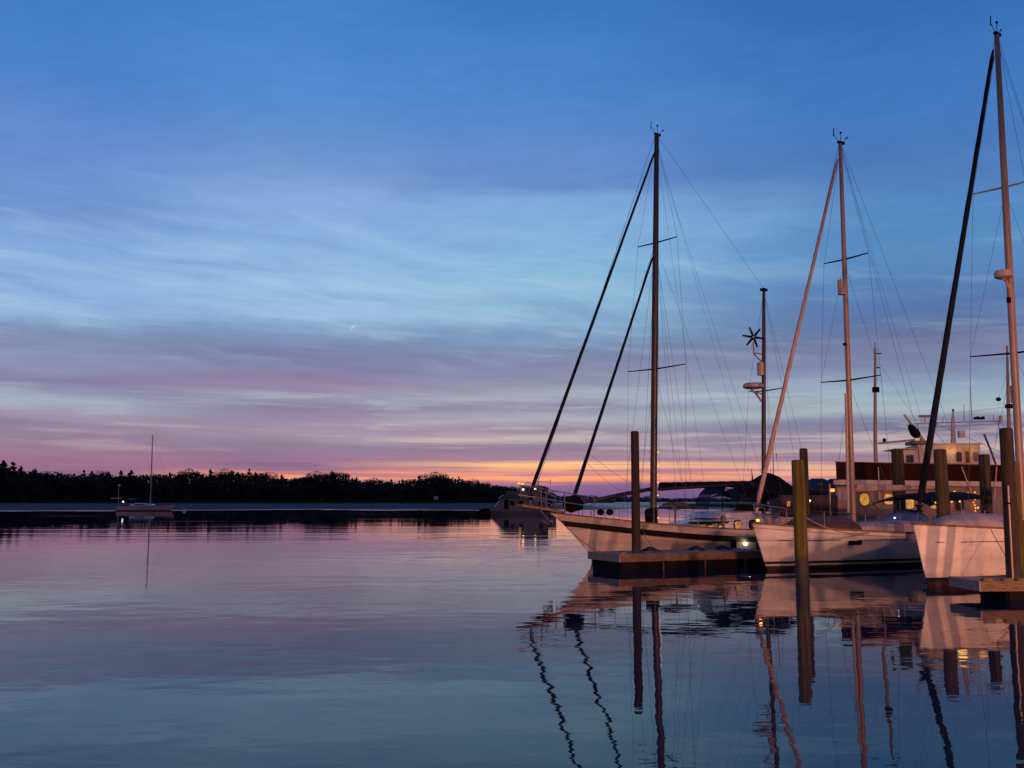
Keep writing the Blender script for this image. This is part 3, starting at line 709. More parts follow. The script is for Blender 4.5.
# mizzen gear
b_ = MB(); b_.tube([(11.2, 0, 7.0), (10.8, 0, 7.35), (10.45, 0, 7.5)], .05, 6); b_.tube([(11.25, 0, 7.35), (10.5, 0, 7.45)], .04, 6); b_.build('radar_bracket', SPAR, k_)
radar_dome(k_, (10.62, 0, 7.68), .48, SPAR)
MB().lathe([(.02, 0), (.17, .03), (.17, .62), (.02, .66)], (11.15, -.05, 8.2), 10).build('radar_reflector', SPAR, k_, smooth=30)
wg = MB(); wg.tube([(11.3, 0, 9.25), (10.72, 0, 9.25)], .035, 6); wg.tube([(11.3, 0, 8.9), (10.72, 0, 9.2), (10.7, 0, 9.75)], .035, 6); wgo = wg.build('generator_bracket', SPAR, k_)
hub = Vector((10.55, -.12, 9.95)); ax = Vector((-.75, -.66, 0)).normalized(); u_ = Vector((0, 0, 1)); v_ = ax.cross(u_)
nb = MB(); nb.tube([hub+ax*.12, hub-ax*.1, hub-ax*.45], [.05, .10, .06], 8); nb.tube([hub-ax*.45, hub-ax*.8+Vector((0, 0, .12))], [.03, .09], 4, .2)
tb = nb.build('wind_generator', SPAR, k_, smooth=40)
for i in range(6):
    q = .35+i*math.pi/3; d = (u_*math.cos(q)+v_*math.sin(q)); w_ = ax.cross(d)
    bl = MB(); bl.rings([[hub+ax*.1+d*r+w_*c_*s_1+ax*.012*s_2 for s_1, s_2 in ((-1, -1), (1, .4), (1, 1.4), (-1, 1))] for r, c_ in ((.06, .05), (.2, .055), (.50, .035))]); bl.build('blade', BLACKC, tb)
wire('flag_halyard', (11.0, -.5, 7.4), (10.6, -1.5, 1.8), k_, .006)
MB().add([(10.8, -1.05, 4.5), (10.86, -.98, 4.5), (10.88, -.98, 4.15), (10.78, -1.06, 4.12)], [(0, 1, 2, 3)]).build('pennant', mat('red_pennant', (.35, .05, .04)), k_, thick=.01)
MB().tube([(13.5, 1.1, 1.2), (13.55, 1.1, 5.5)], .025, 6).build('antenna', SPAR, k_)
for x in (6.0, 7.6): MB().lathe([(.03, 0), (.13, .06), (.13, .42), (.03, .5)], (x, -hk.halfbeam(x)-.22, .30), 10).build('fender', BLACKC, k_, smooth=True)

p_ = hk.pt(hk.t_at(7.25, .55), .56, -1, .06)
sl_ = MB().ball(p_, .085, 12, 8).build('side_lantern', WHITEL, k_, smooth=True)
l = bpy.data.lights.new('lantern_light', 'POINT'); l.energy = 4; l.color = (1, .75, .45); l.shadow_soft_size = .08
o = bpy.data.objects.new('lantern_light', l); C.objects.link(o); o.parent = sl_; o.location = (p_[0], p_[1]-.15, p_[2])
# ---- sloop in the middle
random.seed(5)
s1 = thing('sloop', 'white single-masted sailboat with tan furled jib behind the olive piling', 'sailboat', (8.8, 35.03, 0), R(33)); s1.scale = (1.015,)*3
h1_ = Hull(11.6, 3.75, 1.60, 1.18, 1.15, .66, rake=.15, tm=.58, ws=.78, entry=.88, flare=.62, tmid=.7)
h1_.shell([(-.5, 2), (-.2, 2), (.06, 2), (.13, 0), (.20, 1), (.28, 0), (.5, 0), (.8, 0), (('s', .42), 0), (('s', .18), 3), (('s', .15), 0), (('s', 0), 0)]).build('hull', [GEL, BOOT, BOTT, GREYC], s1, smooth=40)
for sd in (-1, 1): h1_.strip(-.02, .06, .03, sd, 0, 1).build('toe_rail', TEAK, s1)
h1_.deck().build('deck', DECK, s1)
ls = MB()
for sd in (-1, 1):
    for t0, t1 in ((.05, .085), (.105, .235), (.29, .62)):
        n = 10
        ls.rings([[h1_.pt(t0+(t1-t0)*i/n, 1.0+dz-.10*(t0+(t1-t0)*i/n), sd, o_) for dz, o_ in ((0, .004), (.022, .004), (.022, -.01), (0, -.01))] for i in range(n+1)])
ls.build('cove_stripe', BOOT, s1)
for x, w in ((2.75, .52), (6.0, .32), (6.55, .30)):
    t = h1_.t_at(x, .9); ww = w/11.6
    a, b, c_, d = (h1_.pt(t, .82, -1, .012), h1_.pt(t+ww, .82, -1, .012), h1_.pt(t+ww, .96, -1, .012), h1_.pt(t, .96, -1, .012))
    MB().add([a, b, c_, d], [(0, 1, 2, 3)]).build('hull_port', GLASSD, s1, thick=.02)
cc = MB(); cabin(cc, 3.3, 8.6, .75, 1.25, 1.12, .36, .48, .8); cc.build('coachroof', GREYC, s1, smooth=40)
tarp = MB(); tarp.rings([[(1.0+3.2*u, w*1.05*math.cos(q), 1.26+.52*w*math.sin(q)*(1+.06*math.sin(u*17+q*3))) for q in [math.pi*i/9 for i in range(10)]] for u, w in ((0, .25), (.1, .62), (.3, .9), (.55, 1), (.8, .98), (.95, .8), (1, .5))], closed=False); tarp.build('foredeck_cover', BROWNC, s1, smooth=True, thick=.02)
rails(s1, h1_, [.5, 1.8, 3.4, 5.0, 6.6, 8.4, 10.2, 11.2])
mast(s1, 4.6, 1.3, 15.95, .10, MASTP, .08); masthead(s1, 4.68, 15.95, BLACKC)
spreader(s1, 4.64, 11.4, 1.02, .1, BLACKC); spreader(s1, 4.62, 6.8, 1.35, .1, BLACKC)
furled(s1, (-.40, 0, 2.15), (4.50, 0, 15.3), .085, TANSAIL); wire('forestay', (-.5, 0, 1.7), (4.6, 0, 15.9), s1, .012); drum(s1, (-.42, 0, 2.0), SPAR)
MB().lathe([(.02, 0), (.14, .03), (.14, .58), (.02, .62)], (4.42, 0, 10.0), 10).build('radar_reflector', SPAR, s1, smooth=30)
MB().box(4.45, 4.56, -.05, .05, 8.1, 8.2).build('steaming_light', BLACKC, s1)
MB().tube([(4.25, -.06, 1.9), (4.40, -.04, 6.3)], .05, 8).build('spinnaker_pole', SPAR, s1, smooth=40)
boom(s1, (4.75, 0, 2.74), (10.1, 0, 2.86), .075, SPAR, TANSAIL, .13)
for sy in (-1, 1):
    yb = h1_.halfbeam(4.9)-.12
    wire('shroud', (4.68, 0, 15.8), (4.74, sy*1.02, 11.46), s1, .008); wire('shroud', (4.74, sy*1.02, 11.46), (4.72, sy*1.35, 6.86), s1, .008); wire('shroud', (4.72, sy*1.35, 6.86), (4.8, sy*yb, 1.2), s1, .009)
    wire('shroud', (4.64, 0, 6.7), (5.3, sy*yb, 1.2), s1, .008); wire('shroud', (4.64, 0, 11.3), (4.72, sy*1.35, 6.86), s1, .007)
    wire('backstay', (4.75, 0, 15.9), (11.4, sy*1.0, 1.3), s1, .008)
wire('halyard', (4.5, -.1, 15.6), (4.05, -.35, 1.6), s1, .007); wire('topping_lift', (4.7, 0, 15.8), (10.0, 0, 2.95), s1, .006)
dg = MB(); dg.rings([[(7.2+.6*u, .95*w*math.cos(q), 1.55+.45*w*u**.6*math.sin(q)+.02) for q in [math.pi*i/9 for i in range(10)]] for u, w in ((0, 1), (.35, .99), (.7, .97), (1, .94))], closed=False); dg.build('dodger', BLUEC, s1, smooth=True, thick=.02)
bm = MB(); g_ = []
for i in range(9):
    u = i/8; x = 7.3+3.9*u; g_.append([(x, yy, 2.66-.30*(abs(yy)/1.35)**2.2-.04*math.sin(u*6.3)-(.22*(1-u*5) if u < .2 else 0)) for yy in (-1.35, -.9, -.45, 0, .45, .9, 1.35)])
bm.sheet(g_).build('bimini', NAVY, s1, smooth=True, thick=.02)
bf = MB()
for x in (7.4, 9.2, 11.0):
    for sy in (-1, 1): bf.tube([(9.2+(x-9.2)*.3, sy*1.4, 1.2), (x, sy*1.33, 2.38)], .02, 6)
bf.build('bimini_frame', STEEL, s1)
bulbs(s1, [(7.6+.5*i, -1.36, 2.28+random.uniform(-.04, .04)) for i in range(4)]+[(9.9+.3*i, -1.4, 1.9+random.uniform(-.25, .25)) for i in range(5)])
MB().ball((5.5, -1.1, 1.72), .035, 6, 4).build('deck_light', COOLL, s1)
MB().ball((-.50, -.12, 1.68), (.07, .045, .045), 8, 5).build('bow_light', glow('orange_bow_light', (1.0, .36, .03), 5, .1), s1)

# ---- sloop on the right
random.seed(9)
s2 = thing('sloop', 'white single-masted sailboat with thick black furled jib at the right edge', 'sailboat', (11.55, 28.24, 0), R(38)); s2.scale = (1.02,)*3
h2_ = Hull(13.2, 4.1, 1.72, 1.42, 1.40, .60, rake=.12, tm=.58, ws=.8, entry=.86, flare=.55, tmid=.72)
h2_.shell([(-.5, 2), (-.2, 2), (.16, 1), (.25, 0), (.5, 0), (.8, 0), (1.1, 0), (('s', .3), 0), (('s', .06), 0), (('s', 0), 0)]).build('hull', [GEL, BOOT, REDB], s2, smooth=40)
for sd in (-1, 1): h2_.strip(-.02, .055, .03, sd, 0, 1).build('toe_rail', TEAK, s2)
h2_.deck().build('deck', DECK, s2)
ls = MB()
for sd in (-1, 1):
    for t0, t1 in ((.032, .05), (.085, .4), (.42, .8)):
        n = 10; ls.rings([[h2_.pt(t0+(t1-t0)*i/n, 1.20+dz, sd, o_) for dz, o_ in ((0, .004), (.02, .004), (.02, -.01), (0, -.01))] for i in range(n+1)])
ls.build('cove_stripe', BOOT, s2)
tarp = MB()
tarp.rings([[(.5+4.6*u, w*1.0*math.cos(q)*(1+.3*u), 1.43+(.18+.36*w)*math.sin(q)*(1+.05*math.sin(u*21+q*3))) for q in [math.pi*i/11 for i in range(12)]] for u, w in ((0, .15), (.08, .4), (.2, .75), (.34, 1), (.5, .93), (.75, .85), (.93, .8), (1, .5))], closed=False)
tarp.build('canvas_cover', GREYC, s2, smooth=True, thick=.02)
cc = MB(); cabin(cc, 5.4, 9.4, .95, 1.35, 1.35, .45, .6, .6); cc.build('coachroof', GEL2, s2, smooth=40)
rails(s2, h2_, [5.6, 7.2, 9.0, 11.5, 12.8], bow=False)
mast(s2, 5.65, 1.4, 17.5, .115, MASTP, .15); masthead(s2, 5.8, 17.5, BLACKC)
spreader(s2, 5.75, 12.35, 1.1, .1, SPAR); spreader(s2, 5.7, 6.95, 1.45, .1, BLACKC)
furled(s2, (-.22, 0, 2.25), (5.50, 0, 16.9), .098, NAVY, lumps=.04); wire('forestay', (-.4, 0, 1.8), (5.7, 0, 17.45), s2, .012); drum(s2, (-.26, 0, 2.12), BLACKC)
radar_dome(s2, (5.32, 0, 9.42), .28, SPAR); MB().tube([(5.7, 0, 8.95), (5.45, 0, 9.25), (5.3, 0, 9.3)], .05, 6).build('radar_bracket', SPAR, s2)
MB().box(5.52, 5.62, -.05, .05, 8.55, 8.72).build('steaming_light', BLACKC, s2)
for sy in (-1, 1):
    yb = h2_.halfbeam(6.0)-.12
    wire('shroud', (5.8, 0, 17.3), (5.85, sy*1.1, 12.42), s2, .008); wire('shroud', (5.85, sy*1.1, 12.42), (5.8, sy*1.45, 7.0), s2, .008); wire('shroud', (5.8, sy*1.45, 7.0), (5.9, sy*yb, 1.5), s2, .009)
    wire('shroud', (5.75, 0, 12.2), (5.8, sy*1.45, 7.0), s2, .007); wire('shroud', (5.7, 0, 6.9), (6.5, sy*yb, 1.5), s2, .008); wire('backstay', (5.85, 0, 17.5), (12.9, sy*1.0, 1.5), s2, .008)
wire('halyard', (5.6, -.1, 17.0), (5.0, -.4, 1.9), s2, .007)
boom(s2, (5.8, 0, 2.9), (11.6, 0, 3.0), .08, SPAR, NAVY, .16)
bm = MB(); g_ = []
for i in range(9):
    u = i/8; x = 7.6+4.4*u; g_.append([(x, yy, 2.75-.26*(abs(yy)/1.45)**2.2-.04*math.sin(u*6.3)) for yy in (-1.45, -.9, -.45, 0, .45, .9, 1.45)])
bm.sheet(g_).build('bimini', NAVY, s2, smooth=True, thick=.02)
bf = MB()
for x in (7.7, 9.8, 11.9):
    for sy in (-1, 1): bf.tube([(9.8+(x-9.8)*.3, sy*1.5, 1.4), (x, sy*1.43, 2.5)], .022, 6)
bf.build('bimini_frame', STEEL, s2)
ob = MB(); yb = -h2_.halfbeam(2.5)-.12
ob.rings([[(2.5+w*math.cos(q), yb+w*.75*math.sin(q), z) for q in [6.283*i/12 for i in range(12)]] for z, w in ((.62, .03), (.75, .07), (1.05, .13), (1.25, .20), (1.62, .22), (1.80, .19))])
obo = ob.build('outboard_motor', RUBBER, s2, smooth=40); MB().lathe([(.19, 1.803), (.17, 1.88), (.02, 1.90)], (2.5, yb, 0), 12).build('motor_cowl_top', TANSAIL, obo, smooth=40)
#%%PART4
# ------------------------------------------------------------------ motor yacht moored behind the sloops
random.seed(31)
my = thing('motor_yacht', 'big motor yacht with maroon bulwark, lit windows and white wheelhouse behind the sloops', 'motor yacht', (15.96, 49.5, 0), R(-8))
hy = Hull(12.5, 3.8, 1.55, 1.25, 1.3, .5, rake=.1, tm=.35, ws=.85, entry=.55, flare=.3)
hy.shell([(-.5, 2), (-.1, 2), (.1, 1), (.2, 0), (.6, 0), (('s', .3), 0), (('s', 0), 0)]).build('hull', [WHITEP, BOOT, BOTT], my, smooth=40)
hy.deck().build('deck', DECK, my)
WI = 1.7
def plan(x0, x1, w, nose): return [(x0, -w), (x1, -w), (x1, w), (x0+nose, w)]
sal = MB(); sal.prism(plan(-.28, 11.5, 1.5, 1.2), 1.15, 3.04); sal.build('saloon', PINKW, my)
window(my, -.2, .28, 2.38, 2.95, -1.502, mat('grey_curtain', (.34, .31, .33), .8, scale=1.2, stretch=(12, 1, .4), var=.6), PINKW, name='curtained_window', dx=-.12, rnd=.12)
for x0, x1, z0, z1 in ((.80, 1.22, 2.14, 2.72), (1.93, 2.30, 2.20, 2.68), (2.80, 3.25, 2.0, 2.6), (4.0, 4.4, 2.0, 2.6), (5.1, 5.5, 1.9, 2.5), (6.3, 6.7, 1.9, 2.5)):
    window(my, x0, x1, z0, z1, -1.502, LITWIN if x0 < 4.2 else GLASSD, TEAK, rnd=.48 if x0 < 1 else .25)
def swept(x0, x1, y0, y1, za, zb, nose=0.0, n=12):
    return MB().rings([[(x0+(x1-x0)*i/n, y0, za(i/n)), (x0+(x1-x0)*i/n+(nose if i == 0 else 0), y1, za(i/n)), (x0+(x1-x0)*i/n+(nose if i == 0 else 0), y1, zb(i/n)), (x0+(x1-x0)*i/n, y0, zb(i/n))] for i in range(n+1)])
zlo = lambda u: 3.12-.16*u; zmd = lambda u: 3.36-.18*u; zhi = lambda u: 4.19-.30*u
swept(-.42, 11.8, -1.78, 1.78, zlo, zmd, 1.25).build('boat_deck', WHITEP, my)
bw = swept(-.26, 11.7, -WI, -WI+.06, lambda u: zmd(u)+.003, zhi)
bw.rings([[(x, y, z) for x, y in ((-.26, -WI+.061), (-.2, -WI+.061), (1.0, WI-.061), (.94, WI-.061))] for z in (3.364, 4.18)])
for p_ in [swept(.94, 11.7, WI-.06, WI, lambda u: zmd(u)+.003, zhi)]: bw.add(p_.v, p_.f)
bw.build('bulwark', MAROON, my)
swept(-.3, 11.75, -WI-.03, -WI+.09, lambda u: zhi(u)+.003, lambda u: zhi(u)+.045).build('cap_rail', TEAK, my)
wh = MB(); wh.side([(3.75, 3.2), (3.62, 5.02), (6.42, 5.02), (6.42, 3.2)], -1.3, 1.3); whl = wh.build('wheelhouse', WHITEP, my)
MB().prism([(4.1, -1.42), (6.52, -1.42), (6.52, 1.42), (4.1, 1.42)], 5.023, 5.08).build('wheelhouse_roof', WHITEP, my)
for x0, x1 in ((5.31, 5.58), (6.08, 6.34)): window(my, x0, x1, 4.20, 4.66, -1.302, GLASSD, WHITEP, name='wheelhouse_window', rnd=.3)
d_ = MB().box(5.68, 5.98, -1.32, -1.302, 3.4, 4.84).build('wheelhouse_door', mat('ochre_door', (.45, .30, .10), .5), my)
MB().box(5.74, 5.92, -1.332, -1.3205, 4.15, 4.70).build('door_pane', GLASSD, d_)
for x, e in ((5.12, 4.5), (6.02, 1.6)):
    fx = MB().lathe([(.05, 0), (.06, .03), (.04, .07), (.02, .08)], (x, -1.37, 4.76), 10).build('deck_light', LITWIN, my, smooth=True)
    l = bpy.data.lights.new('deck_light_glow', 'POINT'); l.energy = e; l.color = (1, .48, .09); l.shadow_soft_size = .2
    o = bpy.data.objects.new('deck_light_glow', l); C.objects.link(o); o.parent = fx; o.location = (x, -1.5, 4.72)
fc = MB(); fc.side([(3.05, 3.2), (2.95, 4.78), (3.7, 4.80), (3.7, 3.2)], -1.2, 1.2); fc.build('steering_station', WHITEP, my)
MB().box(2.58, 3.75, -1.3, 1.3, 4.82, 4.86).build('visor', WHITEP, my)
window(my, 3.1, 3.38, 3.9, 4.5, -1.202, GLASSD, BLUEC, name='station_window', rnd=.15)
MB().box(3.55, 4.35, -1.0, .9, 5.083, 5.24).build('roof_locker', TEAK, my)
MB().box(3.3, 3.75, -1.25, -1.21, 3.95, 4.15).build('rail_box', BLACKC, my)
# masts, derrick boom, davit and aerials
MB().tube([(1.87, 0, 1.3), (1.95, 0, 5.5), (2.12, 0, 9.9)], [.10, .09, .05], 9).build('foremast', MASTP, my, smooth=40)
MB().tube([(2.12, 0, 9.85), (2.12, 0, 10.2)], .02, 5).build('masthead_whip', BLACKC, my)
for z, w in ((9.6, .30), (8.9, .2)): MB().box(2.06, 2.1+w, -.03, .03, z, z+.05).build('mast_arm', BLACKC, my)
MB().box(1.92, 2.22, -.12, .12, 7.7, 7.95).build('mast_box', BLACKC, my)
MB().tube([(2.05, -.1, 5.16), (3.75, -.3, 5.31)], .05, 8).build('derrick_boom', SPAR, my, smooth=40)
MB().lathe([(.02, 0), (.09, .04), (.09, .18), (.02, .22)], (2.35, -.12, 5.2), 8).build('boom_block', BLACKC, my)
dvo = MB().tube([(4.2, -.4, 5.05), (4.08, -.4, 5.3), (3.26, -.4, 6.55)], [.11, .09, .05], 7).build('davit', SPAR, my)
db = MB(); db.rings([[Vector((3.88-.42*u, -.44, 5.42+.62*u))+Vector((.83, 0, .56))*w*.22*math.cos(q)+Vector((0, .22*w*math.sin(q), 0)) for q in [6.283*i/9 for i in range(9)]] for u, w in ((0, .4), (.12, .9), (.4, 1.05), (.75, .8), (1, .35))]); db.build('furled_canvas', BLACKC, dvo, smooth=True)
sm = MB(); sm.tube([(5.6, 0, 5.08), (5.62, 0, 6.2), (5.66, 0, 6.7)], [.13, .09, .04], 8); smo = sm.build('signal_mast', WHITEP, my, smooth=40)
MB().lathe([(.05, 0), (.05, .11), (.02, .13)], (5.66, 0, 6.7), 8).build('masthead_light', GLASSD, smo)
MB().box(5.85, 6.12, -.15, .15, 5.42, 5.75).build('searchlight', WHITEP, my)
ya = MB(); ya.tube([(3.85, 0, 6.13), (7.75, 0, 6.20)], .03, 6); ya.tube([(4.0, .02, 5.92), (7.75, .02, 6.08)], .015, 5)
for x, z in ((3.95, 6.12), (7.7, 6.18)): ya.tube([(x, 0, z), (x+.15, 0, 5.05)], .022, 5)
ya.tube([(4.9, 0, 6.15), (4.4, 0, 5.1)], .02, 5); ya.build('aerial_yard', SPAR, my)
for x, z0, h in ((4.85, 6.16, .9), (5.15, 6.16, .3), (6.15, 6.18, .85), (6.5, 6.18, 2.0), (7.5, 6.2, .35)):
    MB().tube([(x, 0, z0), (x+.03, 0, z0+h)], [.024, .014], 5).build('whip_aerial', SPAR, my)
MB().box(4.05, 4.6, -.06, .06, 6.42, 6.54).build('radar_scanner', PINKW, my)
MB().tube([(4.32, 0, 6.15), (4.32, 0, 6.42)], .035, 6).build('scanner_post', SPAR, my)
for x in (6.65, 6.9): MB().tube([(x-.08, -.05, 6.34), (x+.17, -.05, 6.37)], [.05, .09], 8).build('signal_horn', BLACKC, my, smooth=40)
MB().tube([(6.66, -1.2, 5.5), (6.8, -1.5, 4.8), (6.97, -1.68, 4.0)], .05, 6).build('stern_davit', BROWNC, my)
MB().lathe([(.09, 0), (.09, .32), (.02, .38)], (7.8, -.1, 6.10), 10).build('aerial_mount', WHITEP, my)
amo = MB().tube([(8.15, 0, 3.3), (8.22, 0, 7.0), (8.32, 0, 9.9)], [.10, .085, .045], 9).build('aftermast', MASTP, my, smooth=40)
MB().lathe([(.02, 0), (.16, .04), (.16, .86), (.02, .9)], (8.48, -.05, 7.05), 10).build('radar_reflector', SPAR, amo, smooth=30)
MB().box(8.12, 8.7, -.2, .2, 6.83, 7.02).build('mast_platform', BLACKC, amo)
wire('aerial_wire', (2.1, 0, 9.5), (3.95, 0, 6.2), my, .008); wire('aerial_wire', (5.66, 0, 6.6), (8.25, 0, 6.9), my, .008); wire('stay', (4.35, -.4, 6.1), (5.5, -1.6, 4.05), my, .015); wire('stay', (4.6, -.6, 6.1), (7.9, -1.65, 4.3), my, .012); wire('stay', (8.25, 0, 7.0), (7.3, -1.6, 4.3), my, .008)
MB().ball((7.72, -.2, 7.25), (.13, .13, .10)).build('anchor_ball', BLACKC, my, smooth=True); wire('ball_halyard', (7.72, -.2, 7.3), (8.3, 0, 8.6), my, .006); wire('ball_halyard', (7.72, -.2, 7.2), (7.3, -.8, 5.1), my, .006)
for x, lean in ((1.65, 0), (5.4, .5), (6.95, -.2)):
    MB().tube([(x+lean, -1.82, 2.3), (x, -1.80, 3.95)], .032, 6).build('boarding_rail', SPAR, my)
for pts in ([(3.6+.3*i, -1.55, 2.75+random.uniform(-.05, .05)) for i in range(11)], [(4.75+random.uniform(-.06, .06), -1.55, 1.9+.13*i) for i in range(6)], [(5.95+random.uniform(-.06, .06), -1.55, 1.9+.13*i) for i in range(6)]): bulbs(my, pts, r=.035)

# ------------------------------------------------------------------ houseboat out in the channel
hb_ = thing('houseboat', 'long low houseboat with dark green roofs moored in the channel beyond the bowsprit', 'houseboat', (-4.15, 170.0, 0), R(4)); hb_.scale = (1.12,)*3
hh = MB(); hh.rings([[(x, -w, -.3), (x+dx, -w, .50), (x+dx, w, .50), (x, w, -.3)] for x, w, dx in ((.6, 1.9, -.3), (2.0, 2.2, 0), (10.4, 2.2, 0), (10.9, 2.0, .2))]); hh.build('hull', mat('dull_hull_paint', (.09, .07, .07), .6), hb_)
MB().box(.2, 11.1, -2.24, 2.24, .503, .60).build('rub_strake', PINKW, hb_)
hc = MB(); hc.side([(.6, .603), (2.1, 2.35), (10.2, 2.35), (10.2, .603)], -1.9, 1.9); hc.build('cabin', mat('dull_mauve_paint', (.19, .135, .135), .6), hb_)
MB().box(2.4, 3.1, -1.915, -1.903, .75, 2.2).build('door', BLACKC, hb_)
for x in (3.3, 4.6, 7.6, 8.9): window(hb_, x, x+.65, 1.35, 2.05, -1.903, BLACKC, PINKW, rnd=.1)
GREENR = mat('dark_green_roof', (.016, .045, .042), .6)
rf = MB(); rf.side([(1.7, 2.353), (2.4, 2.95), (4.6, 3.0), (4.6, 2.353)], -2.1, 2.1); rf.build('roof', GREENR, hb_)
up = MB(); up.side([(5.3, 2.353), (5.1, 3.6), (9.0, 3.6), (9.0, 2.353)], -1.5, 1.5); up.build('upper_cabin', MATS['dull_mauve_paint'], hb_)
rf = MB(); rf.side([(4.7, 3.603), (5.3, 4.25), (8.6, 4.2), (9.4, 3.603)], -1.8, 1.8); rf.build('upper_roof', GREENR, hb_)
window(hb_, 8.0, 8.8, 2.75, 3.3, -1.503, BLACKC, PINKW, rnd=.1)
rl = MB()
for sy in (-1, 1):
    for z in (3.05, 3.4): rl.tube([(3.0, sy*2.05, z), (5.0, sy*2.05, z)], .03, 5)
    for x in (3.0, 3.7, 4.4, 5.0, 9.4, 10.1): rl.tube([(x, sy*2.05, 2.36), (x, sy*2.05, 3.4)], .03, 5)
    for z in (2.9, 3.4): rl.tube([(9.0, sy*2.05, z), (10.2, sy*2.05, z)], .03, 5)
rl.build('upper_rail', SPAR, hb_)
MB().tube([(7.7, 0, 4.2), (7.75, 0, 6.6)], .04, 5).build('mast', BLACKC, hb_)
mf = MB(); mf.tube([(7.3, 0, 4.95), (9.6, 0, 5.0)], .05, 5); mf.tube([(9.55, 0, 4.3), (9.55, 0, 5.3)], .04, 5); mf.tube([(7.5, 0, 6.35), (8.0, 0, 6.35)], .05, 5); mf.tube([(5.8, 0, 4.9), (9.4, 0, 3.9)], .05, 5); mf.build('radar_arch', SPAR, hb_)
for x, z, m_ in ((4.65, 4.55, AMBER), (5.15, 4.45, AMBER)): MB().ball((x, -1.9, z), .22, 8, 5).build('lantern', m_, hb_)
for x, z in ((5.25, 3.7), (7.05, 3.72)): MB().ball((x, -1.95, z), .17, 8, 5).build('deck_light', WHITEL, hb_)
MB().tube([(4.9, -1.9, 2.36), (4.9, -1.9, 4.6)], .05, 5).build('lamp_post', SPAR, hb_)
dn = thing('dinghy', 'small dark dinghy with outboard tied at the left end of the houseboat', 'dinghy', (-5.85, 168.3, 0), R(12)); dn.scale = (1.12,)*3
dnh = MB(); dnh.rings([[(x, -w, .05), (x-.05, -w*1.15, .52), (x-.05, w*1.15, .52), (x, w, .05)] for x, w in ((0, .15), (.4, .5), (1.2, .7), (2.4, .7))]); dnh.build('hull', BLACKC, dn)
ob = MB(); ob.box(2.35, 2.75, -.18, .18, .45, 1.05, .08); ob.tube([(2.55, 0, .5), (2.55, 0, -.3)], .07, 6); ob.build('outboard_motor', BLACKC, dn)
cvr = MB(); cvr.rings([[(.3+1.9*u, .6*w*math.cos(q), .5+.45*w*math.sin(q)) for q in [math.pi*i/7 for i in range(8)]] for u, w in ((0, .3), (.3, .9), (.7, 1), (1, .5))], closed=False); cvr.build('cover', BLACKC, dn, thick=.03)

# ------------------------------------------------------------------ sailboat at anchor on the left
as_ = thing('sailboat', 'small lone sailboat anchored off the wooded shore at the left', 'sailboat', (-75.2, 222.5, 0), R(177)); as_.scale = (1.15,)*3
ha = Hull(10.6, 3.2, 1.35, .95, 1.0, .7, rake=-.35, tm=.55, ws=.6, entry=.9, flare=.6)
ha.shell([(-.4, 2), (0, 1), (.14, 0), (.5, 0), (('s', .1), 3), (('s', 0), 0)]).build('hull', [mat('salmon_hull', (.56, .40, .38), .5), BOOT, BOTT, DARKB], as_, smooth=40)
ha.deck().build('deck', DECK, as_)
cc = MB(); cabin(cc, 3.2, 7.8, .7, 1.0, .95, .35, .55, .7); cc.build('coachroof', GEL2, as_, smooth=40)
cw = MB().side([(4.6, 1.1), (5.0, 1.32), (6.8, 1.36), (6.8, 1.1)], 1.0, 1.015).build('cabin_window', GLASSD, as_)
dg = MB(); dg.rings([[(7.0+.5*u, 1.0*w*math.cos(q), 1.35+.62*w*u**.6*math.sin(q)+.02) for q in [math.pi*i/7 for i in range(8)]] for u, w in ((0, 1), (.35, .99), (.7, .97), (1, .94), (2.0, .9))], closed=False); dg.build('dodger', NAVY, as_, smooth=True, thick=.02)
mast(as_, 4.2, 1.0, 14.6, .10, SPAR, .05)
spreader(as_, 4.2, 8.4, .9); 
boom(as_, (4.3, 0, 2.2), (8.6, 0, 2.3), .07, SPAR, NAVY, .13)
wire('forestay', (-.5, 0, 1.4), (4.2, 0, 14.5), as_, .02); wire('backstay', (4.3, 0, 14.5), (10.4, 0, 1.0), as_, .012)
for sy in (-1, 1): wire('shroud', (4.25, 0, 14.3), (4.4, sy*1.5, 1.0), as_, .012)
MB().tube([(10.2, .6, .9), (10.2, .6, 4.9)], .05, 6).build('stern_pole', SPAR, as_)
MB().rings([[(9.9+1.7*u, .5+q*.35, 2.35+z) for q, z in ((-1, 0), (1, 0), (1, .12), (-1, .12))] for u in (0, 1)]).build('solar_panel', GEL2, as_)
MB().lathe([(.02, 0), (.28, .05), (.28, .22), (.02, .28)], (10.2, .6, 4.75), 8).build('radar_dome', GEL2, as_)
MB().ball((9.0, 1.2, 1.75), .17, 8, 5).build('cockpit_light', COOLL, as_)
by = thing('mooring_buoy', 'tiny pale mooring buoy floating right of the anchored sailboat', 'buoy', (-71.2, 219, 0))
MB().lathe([(.02, -.3), (.38, -.15), (.45, .12), (.30, .36), (.06, .42), (.05, .6)], n=12).build('float_ball', GEL2, by, smooth=30)
p = at(436, 500, 798)
sg = thing('shore_sign', 'small white notice board on the shore under the tall round tree', 'sign', (p.x, 797.5, .6)); sg.scale = (1.3,)*3
MB().box(-1.3, 1.3, -.05, .05, 1.6, 3.6).build('board', WHITEP, sg)
for sx_ in (-1, 1): MB().tube([(sx_*1.0, .1, -.5), (sx_*1.0, .1, 3.4)], .1, 6).build('post', TEAK, sg)

